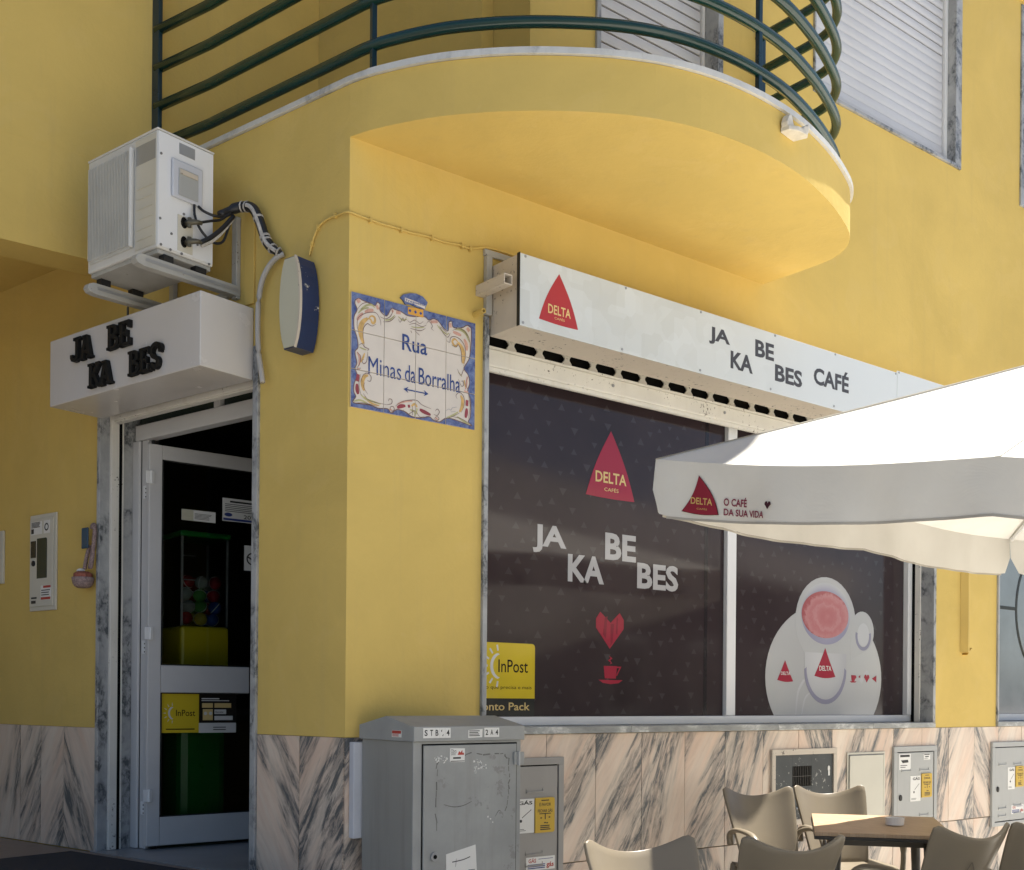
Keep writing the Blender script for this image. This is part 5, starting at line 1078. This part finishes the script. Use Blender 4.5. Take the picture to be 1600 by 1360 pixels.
p = kpart('taped_paper', MB().poly(RF, [(.216, .565), (.378, .563), (.366, .727), (.214, .697)], .4702, .4710), 'label_white'); t = MB(); t.stroke(RF, [(.245, .662), (.30, .668), (.338, .678)], .004, .4713, taper=False); t.stroke(RF, [(.266, .676), (.264, .655), (.262, .64)], .002, .4713); lines(t, RF, .33, .365, .608, .625, 2, .4713); build('print', t, 'ink', p)
CSd = frame((.044, 0, 0), (0, -1, 0), (0, 0, 1), (-1, 0, 0))
p = kpart('side_sticker', MB().box(CSd, .312, .385, 1.184, 1.213, .0002, .0010), 'label_white'); t = MB(); t.box(CSd, .314, .383, 1.199, 1.2115, .001, .0014); lines(t, CSd, .316, .381, 1.186, 1.198, 3, .0015, .5); build('print', t, 'ink_red', p)
o = build('wall_cover', MB().box(RF, .018, .30, .732, 1.153, .006, .045), 'white_plastic', base=(.16, 0, .732), bevel=.004); tag(o, 'pale bluish plastic cover on the marble, half hidden behind the street cabinet', 'cover')

# ------------------------------------------------------------------ meter and access boxes set in the marble base
def gas_box(u0, u1, v0, v1, label, mt, sticks):
    g = thing('gas_meter_box', label, 'meter box', ((u0+u1)/2, 0, v0), 'gas meter boxes in the marble base')
    bd = .042
    t = MB(); t.box(RF, u0, u1, v1-.036, v1, .004, .022); t.box(RF, u0, u0+bd-.004, v0, v1-.0365, .004, .022); t.box(RF, u1-.034, u1, v0, v1-.0365, .004, .022); t.box(RF, u0+bd-.0035, u1-.0345, v0, v0+.03, .004, .022)
    build('frame', t, mt, g, bevel=.002)
    build('gap', MB().box(RF, u0+bd-.0035, u1-.0345, v0+.031, v1-.0365, .004, .008), 'black_gap', g)
    build('door', MB().box(RF, u0+bd+.002, u1-.040, v0+.036, v1-.042, .0082, .018), mt, g, bevel=.003)
    W_ = u1-u0
    for fu, fv in ((.28, .72), (.70, .72), (.28, .20), (.70, .22), (.70, .13), (.28, .11)):
        x, z = u0+W_*fu, v0+(v1-v0)*fv; t = MB(); t.box(RF, x-.055, x+.055, z, z+.008, .0182, .024); t.box(RF, x-.055, x-.050, z, z+.022, .0182, .021); t.box(RF, x+.050, x+.055, z, z+.022, .0182, .021); build('louvre', t, mt, g, bevel=.002)
    build('lock', MB().disc(RF, u0+bd+.035, v0+(v1-v0)*.44, .014, .0182, .026, 12, .02), 'black_rubber', g)
    for (a, b, c, d, kind) in sticks:
        if kind == 'yellow':
            p = build('warning_plate', MB().poly(RF, rrect(a, b, c, d, .012, br=True), .0182, .026), 'label_yellow', g, bevel=.002); t = MB(); h = d-c; wd = b-a
            quad(t, RF, a+wd*.3, b-wd*.3, d-h*.09, d-h*.06, .0264); text(t, RF, 'É FAVOR', a+wd*.2, d-h*.24, b-wd*.2, d-h*.13, .0264, bold=.02); text(t, RF, 'FECHAR GÁS', a+wd*.12, d-h*.42, b-wd*.12, d-h*.31, .0264, bold=.02)
            quad(t, RF, a+wd*.2, b-wd*.2, d-h*.47, d-h*.445, .0264); quad(t, RF, a+wd*.48, a+wd*.53, d-h*.62, d-h*.47, .0264)
            for q in ((.25, .56), (.68, .55), (.45, .70), (.56, .71)): quad(t, RF, a+wd*q[0], a+wd*(q[0]+.09), d-h*(q[1]+.035), d-h*q[1], .0264)
            lines(t, RF, a+wd*.25, b-wd*.2, c+h*.06, c+h*.22, 3, .0264, .55); build('print', t, 'ink', p)
        if kind == 'gas':
            p = build('notice', MB().box(RF, a, b, c, d, .0182, .020), 'label_white', g); t = MB(); h = d-c; wd = b-a
            text(t, RF, 'GÁS', a+wd*.22, d-h*.17, b-wd*.1, d-h*.04, .0204, bold=.03); t.stroke(RF, [(a+wd*.4, c+h*.45), (a+wd*.85, c+h*.68)], .004, .0203); lines(t, RF, a+wd*.1, a+wd*.6, c+h*.05, c+h*.13, 2, .0203); t.disc(RF, a+wd*.35, c+h*.36, .008, .020, .0204, 8); build('print', t, 'ink', p)
        if kind == 'small':
            p = build('sticker', MB().box(RF, a, b, c, d, .0182, .0195), 'label_white', g); t = MB(); h = d-c; wd = b-a
            quad(t, RF, a+wd*.08, b-wd*.1, d-h*.2, d-h*.06, .0199); t.poly(RF, [(a+wd*.15, c+h*.6), (a+wd*.75, c+h*.62), (a+wd*.8, c+h*.45), (a+wd*.3, c+h*.42)], .0195, .0199); lines(t, RF, a+wd*.1, b-wd*.3, c+h*.08, c+h*.3, 2, .0199); build('print', t, 'ink', p)
        if kind == 'gasred':
            p = build('sticker', MB().box(RF, a, b, c, d, .0182, .0195), 'label_white', g); t = MB(); h = d-c; wd = b-a
            text(t, RF, 'GÁS', a+wd*.08, c+h*.58, a+wd*.34, c+h*.95, .0199, bold=.02); text(t, RF, 'gás', a+wd*.70, c+h*.08, b-wd*.04, c+h*.55, .0199, bold=.03); build('lettering', t, 'ink_red', p)
            t = MB(); lines(t, RF, a+wd*.42, b-wd*.06, c+h*.74, c+h*.86, 1, .0199); lines(t, RF, a+wd*.05, a+wd*.66, c+h*.1, c+h*.48, 3, .0199, .6, .05); build('print', t, 'ink_blue', p)
    return g
gas_box(.62, 1.252, .44, 1.057, 'grey gas box half hidden behind the street cabinet, yellow plate and notice', 'meter_grey', [(1.063, 1.188, .685, .858, 'yellow'), (.93, 1.061, .688, .856, 'gas'), (1.012, 1.197, .500, .566, 'gasred')])
gas_box(4.139, 4.652, .44, 1.050, 'light grey gas box behind the wooden table with four stickers', 'meter_grey_light', [(4.463, 4.585, .700, .862, 'yellow'), (4.333, 4.455, .678, .850, 'gas'), (4.20, 4.335, .895, 1.00, 'small'), (4.49, 4.57, .955, .995, 'small'), (4.42, 4.60, .485, .53, 'gasred')])
gas_box(5.383, 5.90, .44, 1.058, 'light grey gas box at the right edge of the picture, black lock', 'meter_grey_light', [(5.715, 5.83, .720, .875, 'yellow'), (5.605, 5.705, .705, .868, 'gas'), (5.66, 5.84, .520, .585, 'gasred')])
H = thing('vent_hatch', 'weathered black hatch with barred vent and pale frame in the marble base', 'hatch', (3.19, 0, .6))
t = MB(); t.box(RF, 2.888, 3.522, 1.022, 1.057, .004, .020); t.box(RF, 2.888, 3.522, .598, .632, .004, .020); t.box(RF, 2.888, 2.921, .6325, 1.0215, .004, .020); t.box(RF, 3.489, 3.522, .6325, 1.0215, .004, .020); build('frame', t, 'cream_panel', H, bevel=.002)
t = MB(); t.box(RF, 2.9215, 3.088, .633, 1.021, .0042, .011); t.box(RF, 3.276, 3.4885, .633, 1.021, .0042, .011); t.box(RF, 3.0885, 3.2755, .952, 1.021, .0042, .011); t.box(RF, 3.0885, 3.2755, .633, .828, .0042, .011); build('plate', t, 'weathered_black', H)
build('vent_hole', MB().box(RF, 3.0885, 3.2755, .8285, .9515, .0042, .0050), 'black_gap', H)
t = MB()
for i in range(11): x = 3.097+i*.017; t.box(RF, x, x+.004, .829, .951, .0052, .009)
t.box(RF, 3.089, 3.275, .888, .892, .009, .0105); build('bars', t, 'table_edge', H)
t = MB(); t.disc(RF, 3.445, .93, .011, .0112, .014, 10, .018); t.box(RF, 3.44, 3.455, .885, .915, .0112, .013); build('keyhole_plate', t, 'label_white', H); build('pull', MB().tube([RF @ Vector(p) for p in ((3.10, .70, .0112), (3.10, .70, .03), (3.20, .70, .03), (3.20, .70, .0112))], .006, 6), 'steel_grey', H)
H = thing('access_panel', 'plain cream access door in the marble base between the vent hatch and grey box', 'access panel', (3.845, 0, .56))
build('rim', MB().box(RF, 3.640, 4.052, .56, 1.022, .0042, .011), 'cream_door', H, bevel=.002); build('rim_line', MB().box(RF, 3.652, 4.040, .57, 1.008, .0112, .0122), 'ink_grey', H); build('door', MB().box(RF, 3.656, 4.020, .57, 1.003, .0124, .020), 'cream_door', H, bevel=.003); build('hinge_strip', MB().box(RF, 4.0235, 4.036, .57, 1.003, .0124, .0185), 'cream_door', H, bevel=.002)

# ------------------------------------------------------------------ parasol
PA, PC = Vector((.750, -1.140, 2.31)), Vector((3.93, -.915, 2.31)); PE, PD = Vector((.868, -3.944, 1.90)), Vector((4.05, -3.72, 1.90)); AP = Vector((2.41, -2.42, 2.875))
U = thing('parasol', 'white square cafe parasol with a red triangle logo on its valance', 'parasol', (2.44, -2.36, 0))
cor = [PA, PC, PD, PE]; tips = []
for i in range(4): tips += [cor[i], (cor[i]+cor[(i+1) % 4])/2]
rnd = random.Random(4)
def wob(p, s=1.0): return .010*s*(math.sin(p.x*7.3+p.y*3.1)+math.sin(p.x*3.7-p.y*8.9+1.3)+.6*math.sin(p.x*17+p.y*13))
cv_ = MB()
for i in range(8):
    a, b = tips[i], tips[(i+1) % 8]; rows = []
    for r in range(17):
        f = r/16; row = []
        for c in range(13):
            g = c/12; e = a.lerp(b, g); p = AP.lerp(e, f)
            q = math.sin(math.pi*g); sag = (.028*q*f + .035*math.sin(math.pi*min(1, f*1.0))*(.25+.75*q)*.8)
            p = p.copy(); p.z -= sag - wob(p)*q*f*(1-f)*2.2
            row.append(p)
        rows.append(row)
    cv_.sheet(rows)
build('canopy', cv_, 'canvas_white', U, smooth=True)
sm_ = MB()
for tp in tips:
    d_ = (tp-AP); d_.z = 0; d_.normalize(); s_ = Vector((-d_.y, d_.x, 0))*.011; up_ = Vector((0, 0, .0015)); L_r = [AP.lerp(tp, f/20)-Vector((0, 0, .0072*math.sin(math.pi*f/20))) for f in range(21)]
    sm_.sheet([[p+s_+up_ for p in L_r], [p-s_+up_ for p in L_r]])
build('seam_tape', sm_, 'canvas_white', U)
build('top_cap', MB().tube([AP+Vector((0, 0, -.09)), AP+Vector((0, 0, -.01)), AP+Vector((0, 0, .03))], [.26, .12, .02], 12), 'canvas_white', U, smooth=True)
def val_pt(a, b, s, v, L, out, off=0.0):
    """point on a hanging valance: s along the edge in metres, v down (negative)"""
    f = s/L; p = a.lerp(b, f); g = (f*2) % 1.0; dz = .028*math.sin(math.pi*g)
    hang = min(1, -v/.2); wv = .010*math.sin(s*9.0+1)*hang + .006*math.sin(s*23)*hang + .012*hang
    return Vector((p.x, p.y, p.z-dz+v)) + out*(wv+off)
vals = []
for i in range(4):
    a, b = cor[i], cor[(i+1) % 4]; L_e = (b-a).length; d = (b-a); d.z = 0; d.normalize(); out = Vector((-d.y, d.x, 0))
    n = 64; rows = []
    drop = lambda f: {0: .205, 1: .2, 2: .2, 3: .178+.047*max(0, (f-.5)*2)}[i]
    for r in range(7):
        row = []
        for c in range(n+1):
            f = c/n; s = f*L_e; e = min(s, L_e-s); dd = drop(f)
            cut = 1.0 if e > .07 else .55+.45*math.sqrt(max(0, 1-((.07-e)/.07)**2))        # rounded ends at the corners
            row.append(val_pt(a, b, s, -dd*cut*r/6, L_e, out))
        rows.append(row)
    v = build('valance', MB().sheet(rows), 'canvas_white', U, smooth=True); vals.append(v)
    hem = MB(); hr = []
    for k in (-.001, -.010):
        hr.append([val_pt(a, b, .08+(L_e-.16)*c/n, -drop((.08+(L_e-.16)*c/n)/L_e)-k-.010, L_e, out, .0025) for c in range(n+1)])
    build('hem', hem.sheet(hr), 'canvas_edge', v)
LV = (PA-PE).length; outA = Vector((-(PA-PE).y*-1, 0, 0)); dA = (PA-PE); dA.z = 0; dA.normalize(); outA = Vector((-dA.y, dA.x, 0))
DX = (PE-PA); HL = math.hypot(DX.x, DX.y)
def onval(s, v, off=.004): return val_pt(PE, PA, (HL-s)*LV/HL, v, LV, outA, off)
def vpoly(P_, off, sub=1):
    """flat print on the valance, following its waves"""
    m_ = MB().poly(I4, P_, 0, 0, flat=True); bm = bmesh.new(); vv = [bm.verts.new(v) for v in m_.v]
    for f in m_.f: bm.faces.new([vv[i] for i in f])
    for k in range(30): bmesh.ops.bisect_plane(bm, geom=bm.verts[:]+bm.edges[:]+bm.faces[:], plane_co=(.14+k*.016, 0, 0), plane_no=(1, 0, 0))
    for k in range(12): bmesh.ops.bisect_plane(bm, geom=bm.verts[:]+bm.edges[:]+bm.faces[:], plane_co=(0, -.21+k*.016, 0), plane_no=(0, 1, 0))
    bm.verts.index_update(); o_ = MB(); o_.v = [onval(v.co.x, v.co.y, off) for v in bm.verts]; o_.f = [tuple(v.index for v in f.verts) for f in bm.faces]; bm.free(); return o_
def sail2(g):
    a = []; 
    for i in range(9): t_ = i/8; a.append((.150-g+(.228-.150+g)*t_+.012*math.sin(math.pi*t_), -.194-g*.4+(.142+g)*t_))
    for i in range(1, 9): t_ = i/8; a.append((.228+(.327+g-.228)*t_+.020*math.sin(math.pi*t_), -.052+g*.6-(.142+g)*t_))
    for i in range(1, 6): t_ = i/6; a.append((.327+g-(.177+2*g)*t_, -.194-g*.4-.006*math.sin(math.pi*t_)))
    return a
v0_ = vals[3]
build('logo_outline', vpoly(sail2(.0035), .0045), 'canvas_outline', v0_); build('logo_triangle', vpoly(sail2(0), .0055), 'canvas_red', v0_)
wp = lambda off: (lambda u, v, w: onval(u, v, off))
t = MB(); text(t, None, 'DELTA', .191, -.162, .300, -.136, 0, bold=.018, warp=wp(.0066)); text(t, None, 'CAFÉS', .222, -.182, .275, -.174, 0, warp=wp(.0066)); build('logo_lettering', t, 'canvas_gold', v0_)
t = MB(); text(t, None, 'O CAFÉ', .352, -.158, .458, -.122, 0, bold=.022, warp=wp(.0055)); text(t, None, 'DA SUA VIDA', .353, -.194, .546, -.168, 0, bold=.022, warp=wp(.0055)); build('slogan_lettering', t, 'canvas_purple', v0_)
build('heart_print', vpoly(heart(.562, -.146, .030, .030), .0055), 'canvas_outline', v0_)
for i, tp in enumerate(tips):
    hub = AP+Vector((0, 0, -.12)); e = tp+Vector((0, 0, -.016)); h2 = hub.lerp(e, .985)
    rb = build('rib', MB().tube([hub, h2], .011, 6), 'white_aluminium', U); mid = hub.lerp(e, .5); build('strut', MB().tube([mid, Vector((2.40, -2.40, 2.20))], .008, 6), 'white_aluminium', rb)
build('pole', MB().tube([(2.44, -2.36, .08), (2.41, -2.42, 2.80)], .030, 14), 'white_aluminium', U, smooth=True); build('base', MB().box(I4, 2.14, 2.74, -2.66, -2.06, .002, .08), 'cabinet_grey', U, bevel=.015); build('runner', MB().tube([(2.415, -2.405, 2.15), (2.415, -2.405, 2.27)], .045, 14), 'white_aluminium', U)

# ------------------------------------------------------------------ table and ashtray
TR = Matrix.Translation((2.266, -1.155, 0)) @ Matrix.Rotation(math.radians(-52), 4, 'Z') @ Matrix.Rotation(math.radians(.5), 4, 'X')
TB = thing('cafe_table', 'square cafe table with a light wood top and dark edge', 'table', (2.266, -1.155, 0)); TB.rotation_euler = TR.to_euler()
build('tabletop', MB().box(I4, -.30, .30, -.4, .4, .742, .760), 'table_laminate', TB, local=True, bevel=.002); build('table_edge', MB().box(I4, -.303, .303, -.403, .403, .726, .7415), 'table_edge', TB, local=True, bevel=.003)
for x in (-1, 1):
    for y in (-1, 1): build('leg', MB().tube([(x*.24, y*.33, .002), (x*.21, y*.30, .40), (x*.20, y*.29, .725)], [.016, .020, .024], 8), 'chair_dark', TB, local=True, smooth=True)
build('apron', MB().box(I4, -.20, .20, -.29, .29, .690, .725), 'chair_dark', TB, local=True); build('clamp', MB().box(I4, -.27, -.23, -.02, .04, .705, .7255), 'steel_grey', TB, local=True, bevel=.004)
AT = thing('ashtray', 'small frosted grey ashtray on the wooden cafe table', 'ashtray', (2.277, -1.241, .7635)); t = MB()
t.tube([(0, 0, .0), (0, 0, .034)], [.042, .045], 20, caps=False); t.tube([(0, 0, .034), (0, 0, .010)], [.038, .036], 20, caps=False); t.add([(.042*math.cos(k*math.pi/10), .042*math.sin(k*math.pi/10), 0) for k in range(20)], [tuple(range(20))[::-1]]); t.add([(.036*math.cos(k*math.pi/10), .036*math.sin(k*math.pi/10), .010) for k in range(20)], [tuple(range(20))])
for k in range(20):
    a0, a1 = k*math.pi/10, (k+1)*math.pi/10
    if k % 5 == 0: continue
    t.add([(r*math.cos(a), r*math.sin(a), .0345) for a in (a0, a1) for r in (.038, .045)], [(0, 1, 3, 2)])
build('dish', t, 'ashtray_glass', AT, local=True, smooth=False)

# ------------------------------------------------------------------ chairs
def make_chair(name, label):
    c = thing(name, label, 'chair', (0, 0, 0), 'taupe plastic cafe chairs')
    rows = []
    for j in range(15):
        v = j/14; row = []
        for i in range(25):
            u = -1+i/12; au = abs(u)
            zt = .806+.070*au**2.0 - (.026*((au-.84)/.16)**2 if au > .84 else 0)
            z = .445+(zt-.445)*v; wd = .152+.058*v**.85
            if v > .85: wd -= .006*((v-.85)/.15)**2
            y = -.165-.175*v**1.1 + .062*u*u
            row.append(Vector((u*wd, y, z)))
        rows.append(row)
    b = build('backrest', MB().sheet(rows), 'chair_taupe', c, local=True, smooth=True); s = b.modifiers.new('thickness', 'SOLIDIFY'); s.thickness = .014; s.offset = 0
    bv = b.modifiers.new('bevel', 'BEVEL'); bv.width = .004; bv.segments = 2; bv.limit_method = 'ANGLE'; bv.angle_limit = math.radians(50)
    rows = []
    for j in range(13):
        f = j/12; row = []
        for i in range(17):
            u = -1+i/8; y = -.215+.435*f; wd = .178+.030*f-.02*max(0, f-.8)*5; z = .447-.016*math.sin(math.pi*f)*(1-u*u)+.014*u*u - (.045*((f-.82)/.18)**2 if f > .82 else 0)
            row.append(Vector((u*wd, y, z)))
        rows.append(row)
    b = build('seat', MB().sheet(rows[::-1]), 'chair_taupe', c, local=True, smooth=True); s = b.modifiers.new('thickness', 'SOLIDIFY'); s.thickness = .016; s.offset = 0
    for sx in (-1, 1):
        P_ = [(.186, -.215, .56), (.198, -.190, .618), (.208, -.10, .648), (.214, .03, .652), (.215, .13, .638), (.213, .185, .590), (.210, .195, .50), (.207, .190, .440)]
        build('armrest', MB().tube(smooth2([(sx*x, y, z) for x, y, z in P_], 4), .0185, 8, flat=.7), 'chair_taupe', c, local=True, smooth=True)
        build('leg', MB().tube([(sx*.215, .190, .45), (sx*.225, .215, .22), (sx*.232, .235, .002)], [.021, .018, .014], 8), 'chair_taupe', c, local=True, smooth=True)
        build('leg', MB().tube([(sx*.175, -.185, .46), (sx*.190, -.225, .22), (sx*.205, -.265, .002)], [.021, .018, .014], 8), 'chair_taupe', c, local=True, smooth=True)
    # pressed emblem on the back
    def back_pt(x, z, off):
        v = (z-.445)/(.768-.445+.02); u = x/.198; y = -.165-.175*max(v, 0)**1.1+.062*u*u; return Vector((-x, y-.0072-off, z))
    t = MB()
    for P_ in ([(-.052, .592), (-.03, .64), (.022, .708)], [(.024, .708), (.036, .65), (.044, .602)], [(-.050, .590), (-.01, .583), (.046, .600)]):
        Q_ = smooth2(P_, 5)
        for a, b_ in zip(Q_, Q_[1:]):
            dx, dz = b_[0]-a[0], b_[1]-a[1]; l = math.hypot(dx, dz); hx_, hz_ = -dz/l*.0022, dx/l*.0022
            t.add([back_pt(a[0]+hx_, a[1]+hz_, .0008), back_pt(a[0]-hx_, a[1]-hz_, .0008), back_pt(b_[0]-hx_, b_[1]-hz_, .0008), back_pt(b_[0]+hx_, b_[1]+hz_, .0008)], [(0, 1, 2, 3), (3, 2, 1, 0)])
    text(t, None, 'DELTA', -.026, .612, .032, .632, 0, warp=lambda u, v, w: back_pt(u, v, .0012)); build('emblem', t, 'chair_dark', c, local=True)
    return c
ch0 = make_chair('cafe_chair', 'taupe plastic chair nearest the street cabinet, lit by the sun')
spots = [((.115, -1.908), 164.3, None), ((2.318, -.539), 154.9, 'sunlit taupe chair standing against the marble in front of the black vent hatch, left one'),
         ((2.735, -.665), 148.0, 'taupe chair between the wooden table and the cream access panel'), ((.99, -1.49), -25.8, 'taupe chair in shade seen from behind, its back between cabinet and table'),
         ((1.850, -1.645), -14.0, 'taupe chair drawn up to the near side of the table, pressed emblem on its back'), ((2.285, -1.775), -20.0, 'taupe chair at the right edge of the picture, cut off by the frame')]
for i, ((x, y), a, lb) in enumerate(spots):
    if i == 0: c = ch0
    else:
        c = ch0.copy(); COL.objects.link(c); c['label'] = lb
        for k in list(ch0.children): d = k.copy(); COL.objects.link(d); d.parent = c
    c.scale = (1.03,)*3 if i == 0 else ((1.017,)*3 if i < 3 else (1, 1, 1))
    c.location = (x, y, 0); c.rotation_euler = (0, 0, math.radians(a))

# ------------------------------------------------------------------ low building across the square (seen only as a reflection in the cafe window)
OB = thing('opposite_building', 'low building across the square reflected in the cafe window', 'building', (13, -13, 0))
d = Vector((.952, -.306, 0)); OF = frame((7.2, -9.32, 0), -d, (0, 0, 1), Vector((.306, .952, 0)))
build('wall', MB().box(OF, -20, 0, 0, 4.3, -6, -.2), 'opposite_dark', OB); build('cornice', MB().box(OF, -20, 0, 4.301, 5.2, -6, 0), 'opposite_white', OB); build('roof', MB().poly(frame((7.2, -9.32, 0), Vector((.306, .952, 0)), (0, 0, 1), d), [(-6, 5.201), (-.3, 5.201), (-3, 6.0)], 0, 20), 'roof_tile', OB)
for i in range(5):
    f = build('window', MB().box(OF, -3.2-i*3.8, -1.6-i*3.8, 1.0, 2.6, -.199, -.15), 'opposite_white', OB); build('pane', MB().box(OF, -3.1-i*3.8, -1.7-i*3.8, 1.1, 2.5, -.149, -.14), 'shade_glass', f)
